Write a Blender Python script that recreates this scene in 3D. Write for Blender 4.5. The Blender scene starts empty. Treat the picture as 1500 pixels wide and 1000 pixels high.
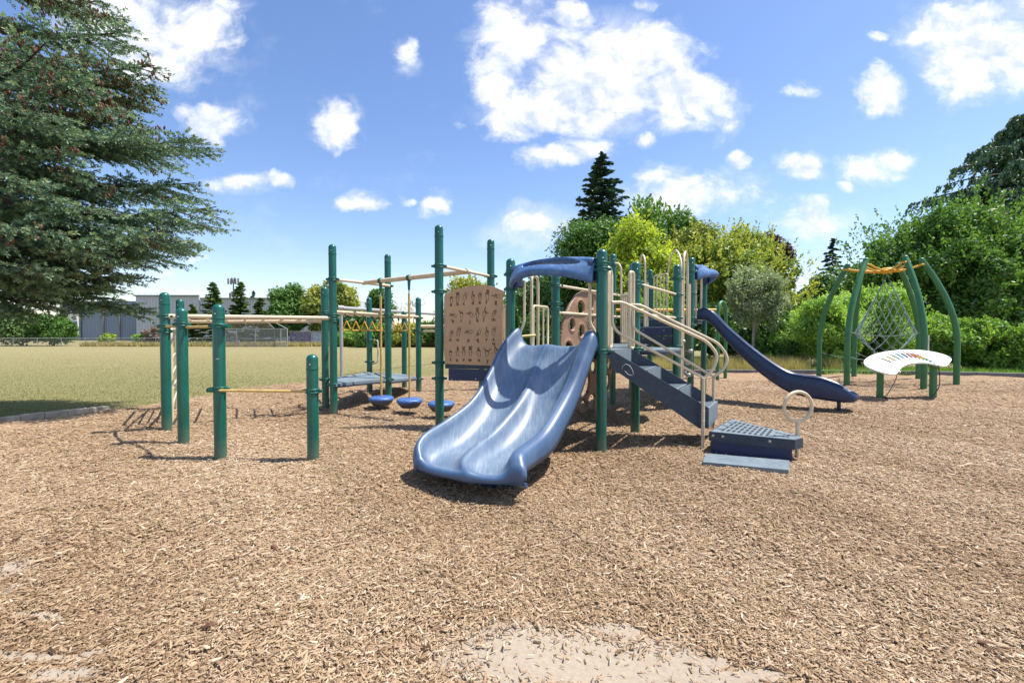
import bpy, math, random
import numpy as np
from mathutils import Vector, Matrix
random.seed(7); RS = np.random.RandomState(11)
C = bpy.context.scene.collection
scene = bpy.context.scene
R = math.radians; PI = math.pi

# ------------------------------------------------------------------ camera
H = 1.38; F = 667.0; PITCH = math.atan(16/667)
cd = bpy.data.cameras.new('camera'); cam = bpy.data.objects.new('camera', cd); C.objects.link(cam)
cam.location = (0, 0, H); cam.rotation_euler = (PI/2-PITCH, 0, 0)
cd.sensor_width = 36; cd.lens = F/1500*36; cd.clip_start = .05; cd.clip_end = 6000
scene.camera = cam
FW = np.array([0, math.cos(PITCH), -math.sin(PITCH)]); UP = np.array([0, math.sin(PITCH), math.cos(PITCH)])
def ray(px, py):
    d = FW + UP*((500-py)/F); d = d + np.array([(px-750)/F, 0, 0]); return d
def P(px, py, Y):                      # point on the line of sight at depth Y
    d = ray(px, py); k = Y/d[1]; return (float(d[0]*k), float(Y), float(H+d[2]*k))
def G(px, py, z=0.0):                  # point on the ground
    d = ray(px, py); k = (z-H)/d[2]; return (float(d[0]*k), float(d[1]*k), z)
def onplane(px, py, p0, n):
    d = ray(px, py); o = np.array([0, 0, H]); n = np.array(n, float)
    k = np.dot(np.array(p0)-o, n)/np.dot(d, n); return tuple(o+d*k)
def XZ(px, Y, z=0.0): return ((px-750)/F*Y, Y, z)

# ------------------------------------------------------------------ terrain heights
def gfield(x, y):
    t = np.clip((np.asarray(y, float)-15)/45, 0, 1); return -.05 - .66*t*t*(3-2*t)*1.0
def gmul(x, y):
    x = np.asarray(x, float); y = np.asarray(y, float)
    return (-.055*np.exp(-((x+.45)**2+(y-3.3)**2)/.45)+.02*np.exp(-((x+.5)**2+(y-2.4)**2)/.3)+.014*np.sin(x*2.1+y*.7+1)+.012*np.sin(y*2.9-x*1.3)+.010*np.sin(x*5.3+y*3.1+2)+.006*np.sin(y*6.7-x*4.3+.5)
            +.004*np.sin(x*11+y*7)+.004*np.sin(y*13-x*9+1))

# ------------------------------------------------------------------ object helpers
def tag(o, label=None, cat=None, group=None, kind=None):
    if label: o['label'] = label
    if cat: o['category'] = cat
    if group: o['group'] = group
    if kind: o['kind'] = kind
    return o
def empty(name, loc, label=None, cat=None, group=None):
    o = bpy.data.objects.new(name, None); o.empty_display_size = .2; C.objects.link(o)
    o.location = loc; WL[o.name] = np.array(loc, float)
    return tag(o, label, cat, group)
WL = {}
def link(name, me, parent):
    o = bpy.data.objects.new(name, me); C.objects.link(o)
    if parent is not None: o.parent = parent; WL[o.name] = WL.get(parent.name, np.zeros(3))
    else: WL[o.name] = np.zeros(3)
    return o
def npmesh(name, V, faces, k, mat, parent=None, tint=None, smooth=False, origin=None):
    """V (n,3), faces (m,k) index array"""
    V = np.asarray(V, np.float32); off = WL.get(parent.name, np.zeros(3)) if parent is not None else np.zeros(3)
    if origin is not None and parent is None: off = np.array(origin, float)
    V = V-off.astype(np.float32)
    faces = np.asarray(faces, np.int32); m = len(faces)
    me = bpy.data.meshes.new(name)
    me.vertices.add(len(V)); me.vertices.foreach_set('co', V.ravel())
    me.loops.add(m*k); me.loops.foreach_set('vertex_index', faces.ravel())
    me.polygons.add(m); me.polygons.foreach_set('loop_start', np.arange(0, m*k, k, dtype=np.int32))
    try: me.polygons.foreach_set('loop_total', np.full(m, k, np.int32))
    except Exception: pass
    if smooth: me.polygons.foreach_set('use_smooth', np.ones(m, bool))
    if tint is not None:
        a = me.attributes.new('tint', 'FLOAT', 'POINT'); a.data.foreach_set('value', np.asarray(tint, np.float32))
    me.update(calc_edges=True); me.validate()
    me.materials.append(mat)
    o = link(name, me, parent)
    if parent is None and origin is not None: o.location = origin; WL[o.name] = np.array(origin, float)
    return o

def nrm(v):
    v = np.asarray(v, float); n = np.linalg.norm(v); return v/n if n > 1e-9 else v
def catmull(pts, n=6):
    pts = [np.array(p, float) for p in pts]; out = []
    q = [2*pts[0]-pts[1]]+pts+[2*pts[-1]-pts[-2]]
    for i in range(1, len(q)-2):
        for j in range(n):
            t = j/n; a, b, c, d = q[i-1:i+3]
            out.append(.5*((2*b)+(c-a)*t+(2*a-5*b+4*c-d)*t*t+(3*b-a-3*c+d)*t**3))
    out.append(pts[-1]); return out
def rounded(pts, r=.06, n=5):          # polyline with rounded corners
    pts = [np.array(p, float) for p in pts]; out = [pts[0]]
    for i in range(1, len(pts)-1):
        a, b, c = pts[i-1], pts[i], pts[i+1]
        la, lc = np.linalg.norm(a-b), np.linalg.norm(c-b); rr = min(r, la*.48, lc*.48)
        p, q = b+(a-b)/la*rr, b+(c-b)/lc*rr
        for j in range(n+1):
            t = j/n; out.append((1-t)**2*p+2*t*(1-t)*b+t*t*q)
    out.append(pts[-1]); return out

class MB:
    def __init__(s): s.v = []; s.f = []; s.sm = []
    def add(s, vs, fs, smooth=False):
        b = len(s.v); s.v += [tuple(float(c) for c in v) for v in vs]
        for f in fs: s.f.append(tuple(i+b for i in f)); s.sm.append(smooth)
        return s
    def tube(s, pts, r, n=10, closed=False, caps=True):
        pts = [np.array(p, float) for p in pts]; m = len(pts)
        rs = r if hasattr(r, '__len__') else [r]*m
        T = []
        for i in range(m):
            if closed: t = pts[(i+1) % m]-pts[i-1]
            else: t = pts[min(i+1, m-1)]-pts[max(i-1, 0)]
            T.append(nrm(t))
        ref = np.array([0, 0, 1.]) if abs(T[0][2]) < .9 else np.array([1., 0, 0])
        u = nrm(np.cross(T[0], ref)); vs = []; fs = []
        for i in range(m):
            u = nrm(u-T[i]*np.dot(u, T[i])); w = np.cross(T[i], u)
            for j in range(n):
                a = 2*PI*j/n; vs.append(pts[i]+(u*math.cos(a)+w*math.sin(a))*rs[i])
        lim = m if closed else m-1
        for i in range(lim):
            for j in range(n):
                a = i*n+j; b = i*n+(j+1) % n; k = ((i+1) % m)*n
                fs.append((a, b, k+(j+1) % n, k+j))
        s.add(vs, fs, True)
        if caps and not closed:
            s.add(vs[:n], [tuple(range(n-1, -1, -1))]); s.add(vs[-n:], [tuple(range(n))])
        return s
    def box(s, c, size, ax=None, bev=0):
        """ax: 3 axis vectors"""
        c = np.array(c, float); A = [np.array(a, float) for a in (ax or ((1, 0, 0), (0, 1, 0), (0, 0, 1)))]
        hx, hy, hz = [d/2 for d in size]
        if bev <= 0:
            vs = [c+A[0]*sx*hx+A[1]*sy*hy+A[2]*sz*hz for sx in (-1, 1) for sy in (-1, 1) for sz in (-1, 1)]
            return s.add(vs, [(0, 1, 3, 2), (4, 6, 7, 5), (0, 4, 5, 1), (2, 3, 7, 6), (0, 2, 6, 4), (1, 5, 7, 3)])
        # bevel in the 1st/2nd axis plane + top/bottom edges
        b = bev; ring = lambda x, y: [(-x, -y+b), (-x+b, -y), (x-b, -y), (x, -y+b), (x, y-b), (x-b, y), (-x+b, y), (-x, y-b)]
        L = []
        for z, k in ((-hz, b), (-hz+b, 0), (hz-b, 0), (hz, b)):
            for x, y in ring(hx-k, hy-k): L.append(c+A[0]*x+A[1]*y+A[2]*z)
        fs = [tuple(range(7, -1, -1)), tuple(range(24, 32))]
        for i in range(3):
            for j in range(8): fs.append((i*8+j, i*8+(j+1) % 8, (i+1)*8+(j+1) % 8, (i+1)*8+j))
        return s.add(L, fs)
    def prism(s, poly, off):           # poly: list of 3D points, extruded by vector off
        p = [np.array(q, float) for q in poly]; n = len(p); off = np.array(off, float)
        vs = p+[q+off for q in p]
        fs = [tuple(range(n)), tuple(range(2*n-1, n-1, -1))]
        fs += [(i, i+n, (i+1) % n+n, (i+1) % n) for i in range(n)]
        return s.add(vs, fs)
    def lathe(s, base, prof, n=16, axis=(0, 0, 1)):
        a = nrm(axis); u = nrm(np.cross(a, (1, 0, 0) if abs(a[0]) < .9 else (0, 1, 0))); w = np.cross(a, u); base = np.array(base, float)
        vs = []; fs = []
        for r, z in prof:
            for j in range(n):
                t = 2*PI*j/n; vs.append(base+a*z+(u*math.cos(t)+w*math.sin(t))*max(r, 1e-4))
        for i in range(len(prof)-1):
            for j in range(n): fs.append((i*n+j, i*n+(j+1) % n, (i+1)*n+(j+1) % n, (i+1)*n+j))
        return s.add(vs, fs, True)
    def build(s, name, mat, parent=None, origin=None):
        off = WL.get(parent.name, np.zeros(3)) if parent is not None else (np.array(origin, float) if origin is not None else np.zeros(3))
        me = bpy.data.meshes.new(name)
        me.from_pydata([tuple(np.array(v)-off) for v in s.v], [], s.f); me.update()
        me.polygons.foreach_set('use_smooth', s.sm)
        me.materials.append(mat)
        o = link(name, me, parent)
        if parent is None and origin is not None: o.location = origin; WL[o.name] = off
        return o
def fixn(o):
    import bmesh
    bm = bmesh.new(); bm.from_mesh(o.data); bmesh.ops.recalc_face_normals(bm, faces=bm.faces); bm.to_mesh(o.data); bm.free(); return o

# ------------------------------------------------------------------ materials
def newmat(name):
    m = bpy.data.materials.new(name); m.use_nodes = True; nt = m.node_tree
    return m, nt, nt.nodes['Principled BSDF']
def N(nt, t, **kw):
    n = nt.nodes.new(t)
    for k, v in kw.items():
        if k in n.inputs: n.inputs[k].default_value = v
        else: setattr(n, k, v)
    return n
def ramp(nt, fac, stops):
    r = nt.nodes.new('ShaderNodeValToRGB'); e = r.color_ramp.elements
    while len(e) < len(stops): e.new(.5)
    for i, (p, c) in enumerate(stops): e[i].position = p; e[i].color = (*c, 1)
    nt.links.new(fac, r.inputs[0]); return r.outputs[0]
def c4(c): return (*c, 1)
def plain(name, col, rough=.45, var=.12, scale=6, bump=.1, bscale=60, metal=0, spec=.5, dust=None, dustamt=.25, coat=0):
    m, nt, b = newmat(name); L = nt.links.new
    tc = N(nt, 'ShaderNodeTexCoord'); nz = N(nt, 'ShaderNodeTexNoise', Scale=scale, Detail=6., Roughness=.6)
    L(tc.outputs['Object'], nz.inputs['Vector'])
    lo = tuple(c*(1-var*1.6) for c in col); hi = tuple(min(1, c*(1+var*1.3)) for c in col)
    o = ramp(nt, nz.outputs[0], [(.3, lo), (.55, col), (.75, hi)])
    if dust:
        n2 = N(nt, 'ShaderNodeTexNoise', Scale=scale*3.1, Detail=8., Roughness=.7); L(tc.outputs['Object'], n2.inputs['Vector'])
        mr = N(nt, 'ShaderNodeMapRange'); mr.inputs[1].default_value = .5; mr.inputs[2].default_value = .75; mr.inputs[4].default_value = dustamt
        L(n2.outputs[0], mr.inputs[0]); mx = N(nt, 'ShaderNodeMixRGB'); mx.inputs[2].default_value = c4(dust)
        L(mr.outputs[0], mx.inputs[0]); L(o, mx.inputs[1]); o = mx.outputs[0]
    L(o, b.inputs['Base Color'])
    rr = N(nt, 'ShaderNodeMapRange'); rr.inputs[3].default_value = max(.05, rough-.1); rr.inputs[4].default_value = min(1, rough+.15)
    L(nz.outputs[0], rr.inputs[0]); L(rr.outputs[0], b.inputs['Roughness'])
    b.inputs['Metallic'].default_value = metal; b.inputs['Specular IOR Level'].default_value = spec
    if coat: b.inputs['Coat Weight'].default_value = coat; b.inputs['Coat Roughness'].default_value = .15
    if bump:
        n3 = N(nt, 'ShaderNodeTexNoise', Scale=bscale, Detail=4.); L(tc.outputs['Object'], n3.inputs['Vector'])
        bp = N(nt, 'ShaderNodeBump', Strength=bump, Distance=.01); L(n3.outputs[0], bp.inputs['Height']); L(bp.outputs[0], b.inputs['Normal'])
    return m
def scuffed(m):
    """a few small pale scrapes and chips in the coating, and dust kicked up on the lowest hand's breadth"""
    nt = m.node_tree; L = nt.links.new; b = nt.nodes['Principled BSDF']; old = b.inputs['Base Color'].links[0].from_socket; geo = N(nt, 'ShaderNodeNewGeometry')
    mp = N(nt, 'ShaderNodeMapping'); mp.inputs['Scale'].default_value = (1, 1, 2.6); L(geo.outputs['Position'], mp.inputs[0])
    n = N(nt, 'ShaderNodeTexNoise', Scale=16., Detail=5., Roughness=.75); L(mp.outputs[0], n.inputs['Vector'])
    r = N(nt, 'ShaderNodeMapRange'); r.inputs[1].default_value = .685; r.inputs[2].default_value = .70; r.inputs[4].default_value = .55; L(n.outputs[0], r.inputs[0])
    mx = N(nt, 'ShaderNodeMixRGB'); mx.inputs[2].default_value = (.30, .38, .35, 1); L(r.outputs[0], mx.inputs[0]); L(old, mx.inputs[1])
    sp = N(nt, 'ShaderNodeSeparateXYZ'); L(geo.outputs['Position'], sp.inputs[0])
    ad = N(nt, 'ShaderNodeMath', operation='MULTIPLY_ADD'); L(n.outputs[0], ad.inputs[0]); ad.inputs[1].default_value = -.35; L(sp.outputs[2], ad.inputs[2])
    d = N(nt, 'ShaderNodeMapRange'); d.inputs[1].default_value = -.16; d.inputs[2].default_value = .06; d.inputs[3].default_value = .28; d.inputs[4].default_value = 0; L(ad.outputs[0], d.inputs[0])
    m2 = N(nt, 'ShaderNodeMixRGB'); m2.inputs[2].default_value = (.26, .20, .14, 1); L(d.outputs[0], m2.inputs[0]); L(mx.outputs[0], m2.inputs[1]); L(m2.outputs[0], b.inputs['Base Color']); return m
M = {}
M['green'] = scuffed(plain('green_powder_coat', (.002, .108, .077), .33, .10, 5, .03, 90, dust=(.02, .12, .09), dustamt=.25, coat=.2))
M['green_clamp'] = plain('green_clamp', (.006, .115, .085), .4, .15, 20, .05)
M['cream'] = plain('cream_tube', (.66, .55, .37), .38, .08, 8, .03, dust=(.42, .33, .2), dustamt=.35)
M['yellowtube'] = plain('worn_yellow_tube', (.60, .42, .13), .4, .18, 9, .04, dust=(.35, .24, .1), dustamt=.5)
M['white'] = plain('white_plate', (.66, .66, .62), .35, .04, 6, .02)
M['galv'] = plain('galvanised_pipe', (.44, .45, .45), .42, .15, 25, .06, metal=.35)
M['bolt'] = plain('steel_bolt', (.55, .52, .47), .35, .1, 30, 0, metal=.7)
M['rope'] = plain('pale_rope', (.21, .31, .29), .8, .2, 40, .3, 200)
M['cord'] = plain('black_cord', (.02, .02, .02), .6, .1)
M['brown'] = plain('tan_panel', (.56, .35, .195), .5, .08, 5, .06, 120, dust=(.42, .28, .18), dustamt=.3)
M['engrave'] = plain('engraved_dark', (.045, .028, .018), .7, .1)
M['rock'] = plain('brown_climber', (.27, .155, .09), .5, .12, 5, .15, 50, dust=(.36, .25, .17), dustamt=.4)
M['navy'] = plain('navy_panel', (.012, .028, .095), .4, .12, 6, .04)
M['steel_blue'] = plain('grey_blue_coating', (.024, .042, .068), .5, .15, 9, .12, 140, dust=(.12, .14, .16), dustamt=.25)
M['deck'] = plain('grey_blue_deck', (.155, .20, .225), .5, .12, 10, .15, 120, dust=(.33, .34, .33), dustamt=.45)
M['slot'] = plain('dark_slot', (.012, .014, .018), .8, .1)
M['pod'] = plain('blue_pod', (.05, .13, .36), .4, .15, 7, .05, dust=(.16, .24, .4), dustamt=.5)
M['podunder'] = plain('pod_underside', (.075, .085, .12), .6, .15, 12, .1)
M['blue_dark'] = plain('blue_plastic_navy', (.012, .034, .10), .32, .2, 6, .05, dust=(.11, .10, .11), dustamt=.3)
M['hood'] = plain('blue_hood_plastic', (.060, .145, .32), .36, .15, 5, .04, dust=(.26, .35, .46), dustamt=.55)
M['arch_green'] = plain('climber_green', (.035, .17, .06), .4, .12, 5, .05, dust=(.10, .2, .1), dustamt=.3)
M['arch_yellow'] = plain('climber_yellow', (.72, .40, .03), .45, .1, 8, .05)
M['mint'] = plain('pale_green_panel', (.10, .22, .15), .5, .1)
M['concrete'] = plain('kerb_concrete', (.46, .38, .29), .85, .2, 4, .4, 60, dust=(.2, .18, .15), dustamt=.5)
M['concrete_dark'] = plain('weathered_kerb', (.17, .17, .17), .85, .2, 4, .4, 60)
M['bark'] = plain('bark', (.075, .055, .04), .9, .3, 12, .8, 30)
M['palebark'] = plain('pale_bark', (.38, .35, .30), .85, .3, 14, .5, 40)
M['branchlet'] = plain('spruce_twig', (.14, .11, .08), .9, .3, 12, .3, 60)
M['cone'] = plain('brown_cone', (.15, .065, .035), .75, .35, 30, .5, 80)
M['sticker'] = plain('grey_sticker', (.55, .56, .57), .5, .1)
M['rust'] = plain('rusty_roof', (.2, .2, .2), .6, .1)

def slide_mat():
    m, nt, b = newmat('worn_lit_blue_slide_plastic'); L = nt.links.new
    tc = N(nt, 'ShaderNodeTexCoord')
    n1 = N(nt, 'ShaderNodeTexNoise', Scale=2.6, Detail=6., Roughness=.6); L(tc.outputs['Object'], n1.inputs['Vector'])
    mp = N(nt, 'ShaderNodeMapping'); mp.inputs['Rotation'].default_value = (0, 0, R(-29)); mp.inputs['Scale'].default_value = (60, 5, 5)
    L(tc.outputs['Object'], mp.inputs['Vector'])
    n2 = N(nt, 'ShaderNodeTexNoise', Scale=1., Detail=5., Roughness=.65); L(mp.outputs[0], n2.inputs['Vector'])
    at = N(nt, 'ShaderNodeAttribute', attribute_name='tint')   # wear on the seat, plus painted light on beds and rim crests
    base = ramp(nt, n1.outputs[0], [(.3, (.020, .062, .148)), (.6, (.032, .090, .195))])  # dark blue with the shade of the walls painted in
    worn = ramp(nt, n2.outputs[0], [(.22, (.10, .155, .225)), (.5, (.155, .215, .285)), (.78, (.29, .345, .39))])
    ad = N(nt, 'ShaderNodeMath', operation='MULTIPLY'); L(at.outputs['Fac'], ad.inputs[0])
    mr = N(nt, 'ShaderNodeMapRange'); mr.inputs[1].default_value = .3; mr.inputs[2].default_value = .6; mr.inputs[3].default_value = .5; mr.inputs[4].default_value = 1.1
    L(n1.outputs[0], mr.inputs[0]); L(mr.outputs[0], ad.inputs[1])
    mx = N(nt, 'ShaderNodeMixRGB'); L(ad.outputs[0], mx.inputs[0]); L(base, mx.inputs[1]); L(worn, mx.inputs[2])
    L(mx.outputs[0], b.inputs['Base Color']); b.inputs['Specular IOR Level'].default_value = .9
    rr = N(nt, 'ShaderNodeMapRange'); rr.inputs[3].default_value = .36; rr.inputs[4].default_value = .56; L(n2.outputs[0], rr.inputs[0]); L(rr.outputs[0], b.inputs['Roughness'])
    bp = N(nt, 'ShaderNodeBump', Strength=.06, Distance=.01); L(n2.outputs[0], bp.inputs['Height']); L(bp.outputs[0], b.inputs['Normal'])
    return m
M['slide'] = slide_mat()

def leafmat(name, stops, trans=.35, rough=.5):
    m, nt, b = newmat(name); L = nt.links.new
    at = N(nt, 'ShaderNodeAttribute', attribute_name='tint')
    col = ramp(nt, at.outputs['Fac'], stops)
    L(col, b.inputs['Base Color']); b.inputs['Roughness'].default_value = rough; b.inputs['Specular IOR Level'].default_value = .35
    tr = N(nt, 'ShaderNodeBsdfTranslucent'); br = N(nt, 'ShaderNodeMixRGB', blend_type='MULTIPLY'); br.inputs[0].default_value = 1; br.inputs[2].default_value = (1.25, 1.35, .6, 1)
    L(col, br.inputs[1]); L(br.outputs[0], tr.inputs[0])
    mx = N(nt, 'ShaderNodeMixShader'); mx.inputs[0].default_value = trans
    L(b.outputs[0], mx.inputs[1]); L(tr.outputs[0], mx.inputs[2]); L(mx.outputs[0], nt.nodes['Material Output'].inputs[0])
    return m
LF = dict(spruce=1.35, darkcon=2.3, cedar=2.0, mid=1.5, deep=1.8, yellow=1.8, olive=1.7, rusty=2.1, grey=1.5, willow=1.6, hedge=1.45, cypress=1.9, purple=1.3, pinkbush=1.2, straw=1.15, lawn=.95)
def leafm(key, name, stops, *a): return leafmat(name, [(p, tuple(min(.8, c*LF[key]) for c in col)) for p, col in stops], *a)
LM = {
 'spruce': leafm('spruce', 'spruce_needles', [(0, (.035, .070, .050)), (.4, (.085, .15, .10)), (.75, (.17, .25, .155)), (1, (.27, .33, .17))], .18, .55),
 'darkcon': leafm('darkcon', 'dark_conifer_needles', [(0, (.012, .030, .022)), (.6, (.030, .058, .042)), (1, (.06, .09, .055))], .1),
 'cedar': leafm('cedar', 'cedar_needles', [(0, (.018, .048, .030)), (.6, (.045, .085, .045)), (1, (.10, .14, .06))], .15),
 'mid': leafm('mid', 'mid_green_leaves', [(0, (.035, .085, .018)), (.6, (.075, .15, .03)), (1, (.15, .24, .05))], .35),
 'deep': leafm('deep', 'deep_green_leaves', [(0, (.025, .06, .018)), (.6, (.055, .11, .028)), (1, (.11, .18, .05))], .3),
 'yellow': leafm('yellow', 'yellow_green_leaves', [(0, (.09, .13, .015)), (.6, (.20, .25, .03)), (1, (.42, .43, .05))], .45),
 'olive': leafm('olive', 'olive_green_leaves', [(0, (.05, .08, .016)), (.5, (.14, .165, .028)), (.82, (.30, .29, .06)), (1, (.44, .34, .10))], .35),
 'rusty': leafm('rusty', 'yellow_tipped_leaves', [(0, (.04, .075, .016)), (.45, (.11, .15, .026)), (.78, (.26, .265, .05)), (1, (.36, .29, .07))], .3),
 'grey': leafm('grey', 'grey_green_leaves', [(0, (.10, .13, .07)), (.6, (.20, .24, .14)), (1, (.32, .35, .22))], .3),
 'willow': leafm('willow', 'light_green_leaves', [(0, (.09, .16, .025)), (.6, (.19, .30, .06)), (1, (.38, .46, .16))], .45),
 'hedge': leafm('hedge', 'bright_shrub_leaves', [(0, (.06, .13, .02)), (.6, (.14, .24, .04)), (1, (.30, .40, .09))], .4),
 'cypress': leafm('cypress', 'cypress_foliage', [(0, (.025, .055, .015)), (.6, (.06, .10, .025)), (1, (.12, .15, .045))], .2),
 'purple': leafm('purple', 'purple_leaves', [(0, (.03, .012, .018)), (1, (.09, .035, .04))], .25),
 'pinkbush': leafm('pinkbush', 'reddish_bush', [(0, (.10, .07, .06)), (1, (.26, .17, .14))], .25),
 'straw': leafm('straw', 'dry_grass', [(0, (.20, .19, .07)), (.5, (.40, .33, .16)), (1, (.58, .48, .27))], .35, .7),
 'lawn': leafm('lawn', 'lawn_blades', [(0, (.09, .13, .03)), (.4, (.19, .21, .075)), (1, (.40, .35, .17))], .35, .6),
}
# ------------------------------------------------------------------ world, sun
SUN_DIR = nrm((.47, .06, 1.0))                 # towards the sun
elev = math.asin(SUN_DIR[2]); azim = math.atan2(SUN_DIR[0], SUN_DIR[1])
w = bpy.data.worlds.new('World'); scene.world = w; w.use_nodes = True
nt = w.node_tree; L = nt.links.new; nt.nodes.clear()
out = nt.nodes.new('ShaderNodeOutputWorld')
sky = N(nt, 'ShaderNodeTexSky', sky_type='NISHITA', sun_disc=False); sky.sun_elevation = elev; sky.sun_rotation = azim
sky.air_density = 1.0; sky.dust_density = .6; sky.ozone_density = 1.2; sky.altitude = 100
hs = N(nt, 'ShaderNodeHueSaturation'); hs.inputs['Saturation'].default_value = 1.14; hs.inputs['Value'].default_value = 1.22
L(sky.outputs[0], hs.inputs['Color'])
mc = N(nt, 'ShaderNodeMixRGB', blend_type='MULTIPLY'); mc.inputs[0].default_value = 1; mc.inputs[2].default_value = (1.04, .975, 1.04, 1); L(hs.outputs[0], mc.inputs[1])
bg1 = N(nt, 'ShaderNodeBackground', Strength=.112); L(mc.outputs[0], bg1.inputs[0])
tc = N(nt, 'ShaderNodeTexCoord'); sp = N(nt, 'ShaderNodeSeparateXYZ'); L(tc.outputs['Generated'], sp.inputs[0])
ab = N(nt, 'ShaderNodeMath', operation='ABSOLUTE'); L(sp.outputs[1], ab.inputs[0])
mxm = N(nt, 'ShaderNodeMath', operation='MAXIMUM'); L(ab.outputs[0], mxm.inputs[0]); mxm.inputs[1].default_value = .04
du = N(nt, 'ShaderNodeMath', operation='DIVIDE'); L(sp.outputs[0], du.inputs[0]); L(mxm.outputs[0], du.inputs[1])
dv = N(nt, 'ShaderNodeMath', operation='DIVIDE'); L(sp.outputs[2], dv.inputs[0]); L(mxm.outputs[0], dv.inputs[1])
cb = N(nt, 'ShaderNodeCombineXYZ'); L(du.outputs[0], cb.inputs[0]); L(dv.outputs[0], cb.inputs[1])
def wn(scale, detail, off=0, rough=.6, src=None, dist=0):
    mp = N(nt, 'ShaderNodeMapping'); mp.inputs['Location'].default_value = (off, off*.7, 0); mp.inputs['Scale'].default_value = (1, 1.25, 1)
    L((src or cb).outputs[0], mp.inputs['Vector'])
    n = N(nt, 'ShaderNodeTexNoise', Scale=scale, Detail=detail, Roughness=rough, Distortion=dist); L(mp.outputs[0], n.inputs['Vector']); return n
warp = wn(7, 5, 3.3)
ws = N(nt, 'ShaderNodeVectorMath', operation='SUBTRACT'); L(warp.outputs['Color'], ws.inputs[0]); ws.inputs[1].default_value = (.5, .5, .5)
wsc = N(nt, 'ShaderNodeVectorMath', operation='MULTIPLY'); L(ws.outputs[0], wsc.inputs[0]); wsc.inputs[1].default_value = (.10, .10, 0)
cw = N(nt, 'ShaderNodeVectorMath', operation='ADD'); L(cb.outputs[0], cw.inputs[0]); L(wsc.outputs[0], cw.inputs[1])
blobs = [  # px, py, rx, ry, weight
 (215, 40, 110, 62, 1.), (300, 55, 60, 55, 1), (250, 105, 62, 34, .95), (330, 45, 36, 26, .7), (150, 0, 80, 40, .8), (318, 183, 46, 32, .95), (280, 165, 24, 16, .6), (494, 190, 36, 36, .95), (598, 90, 20, 30, .9),
 (752, 60, 58, 62, 1), (730, 130, 40, 60, .95), (745, 180, 62, 26, .9), (845, 28, 36, 18, .7), (930, 92, 84, 56, 1.05), (900, 150, 105, 50, 1.05), (1000, 150, 70, 42, 1), (1055, 172, 28, 36, .8), (860, 115, 90, 80, 1.15), (800, 160, 70, 40, .9),
 (808, 224, 58, 24, .95), (860, 228, 40, 18, .7), (372, 272, 70, 15, .8), (532, 298, 34, 17, .85), (640, 303, 27, 17, .9), (596, 296, 18, 9, .5), (785, 330, 66, 22, .75), (760, 350, 70, 20, .5),
 (1010, 290, 104, 38, .78), (960, 262, 40, 16, .6), (1175, 248, 32, 22, .95), (1284, 243, 46, 24, 1), (1238, 268, 14, 9, .7), (1282, 135, 42, 34, .95), (1420, 62, 100, 60, 1.05), (1350, 70, 40, 40, .7), (1395, 120, 60, 42, .95), (1480, 90, 60, 50, .9), (1282, 55, 16, 12, .5),
 (1175, 322, 70, 32, .72), (1190, 300, 30, 14, .6), (1078, 243, 20, 14, .8), (946, 216, 18, 12, .6), (1170, 140, 40, 14, .45), (940, 14, 26, 12, .5), (290, 382, 26, 10, .45), (240, 405, 26, 12, .45), (1500, 20, 60, 30, .8), (990, 80, 60, 20, .5),
 (1700, 120, 140, 80, 1), (-150, 180, 160, 70, 1), (-60, -250, 260, 90, 1), (600, -420, 300, 120, 1), (1300, -330, 240, 100, 1)]
cur = None
for (px, py, rx, ry, wt) in blobs:
    s1 = N(nt, 'ShaderNodeVectorMath', operation='SUBTRACT'); L(cw.outputs[0], s1.inputs[0]); s1.inputs[1].default_value = ((px-750)/F, (484-py)/F, 0)
    s2 = N(nt, 'ShaderNodeVectorMath', operation='MULTIPLY'); L(s1.outputs[0], s2.inputs[0]); s2.inputs[1].default_value = (F/rx/1.05, F/ry/1.05, 0)
    s3 = N(nt, 'ShaderNodeVectorMath', operation='DOT_PRODUCT'); L(s2.outputs[0], s3.inputs[0]); L(s2.outputs[0], s3.inputs[1])
    s4 = N(nt, 'ShaderNodeMath', operation='SUBTRACT'); s4.inputs[0].default_value = wt; L(s3.outputs['Value'], s4.inputs[1])
    if cur is None: cur = s4
    else:
        m2 = N(nt, 'ShaderNodeMath', operation='SMOOTH_MAX'); m2.inputs[2].default_value = .25; L(cur.outputs[0], m2.inputs[0]); L(s4.outputs[0], m2.inputs[1]); cur = m2
def math2(op, a, b):
    n = N(nt, 'ShaderNodeMath', operation=op)
    for i, v in enumerate((a, b)):
        if isinstance(v, (int, float)): n.inputs[i].default_value = v
        else: L(v, n.inputs[i])
    return n.outputs[0]
fb = wn(11, 9, 1.7, .62, dist=.3)
fld = math2('ADD', math2('MAXIMUM', cur.outputs[0], -1.2), math2('MULTIPLY', math2('SUBTRACT', fb.outputs[0], .5), 3.4))
den = N(nt, 'ShaderNodeMapRange', interpolation_type='SMOOTHSTEP'); L(fld, den.inputs[0]); den.inputs[1].default_value = -.2; den.inputs[2].default_value = 1.1
wisp = wn(3.2, 8, 9.1, .65); wr = N(nt, 'ShaderNodeMapRange', interpolation_type='SMOOTHSTEP'); L(wisp.outputs[0], wr.inputs[0]); wr.inputs[1].default_value = .56; wr.inputs[2].default_value = .8; wr.inputs[4].default_value = .22
wisp2 = wn(5.5, 9, 4.4, .68, dist=.8)
vf = math2('ADD', math2('MULTIPLY', math2('MAXIMUM', cur.outputs[0], -3.), .55), math2('MULTIPLY', math2('SUBTRACT', wisp2.outputs[0], .5), 3.2))
vl = N(nt, 'ShaderNodeMapRange', interpolation_type='SMOOTHSTEP'); L(vf, vl.inputs[0]); vl.inputs[1].default_value = -.3; vl.inputs[2].default_value = 1.1; vl.inputs[4].default_value = .5
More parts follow.
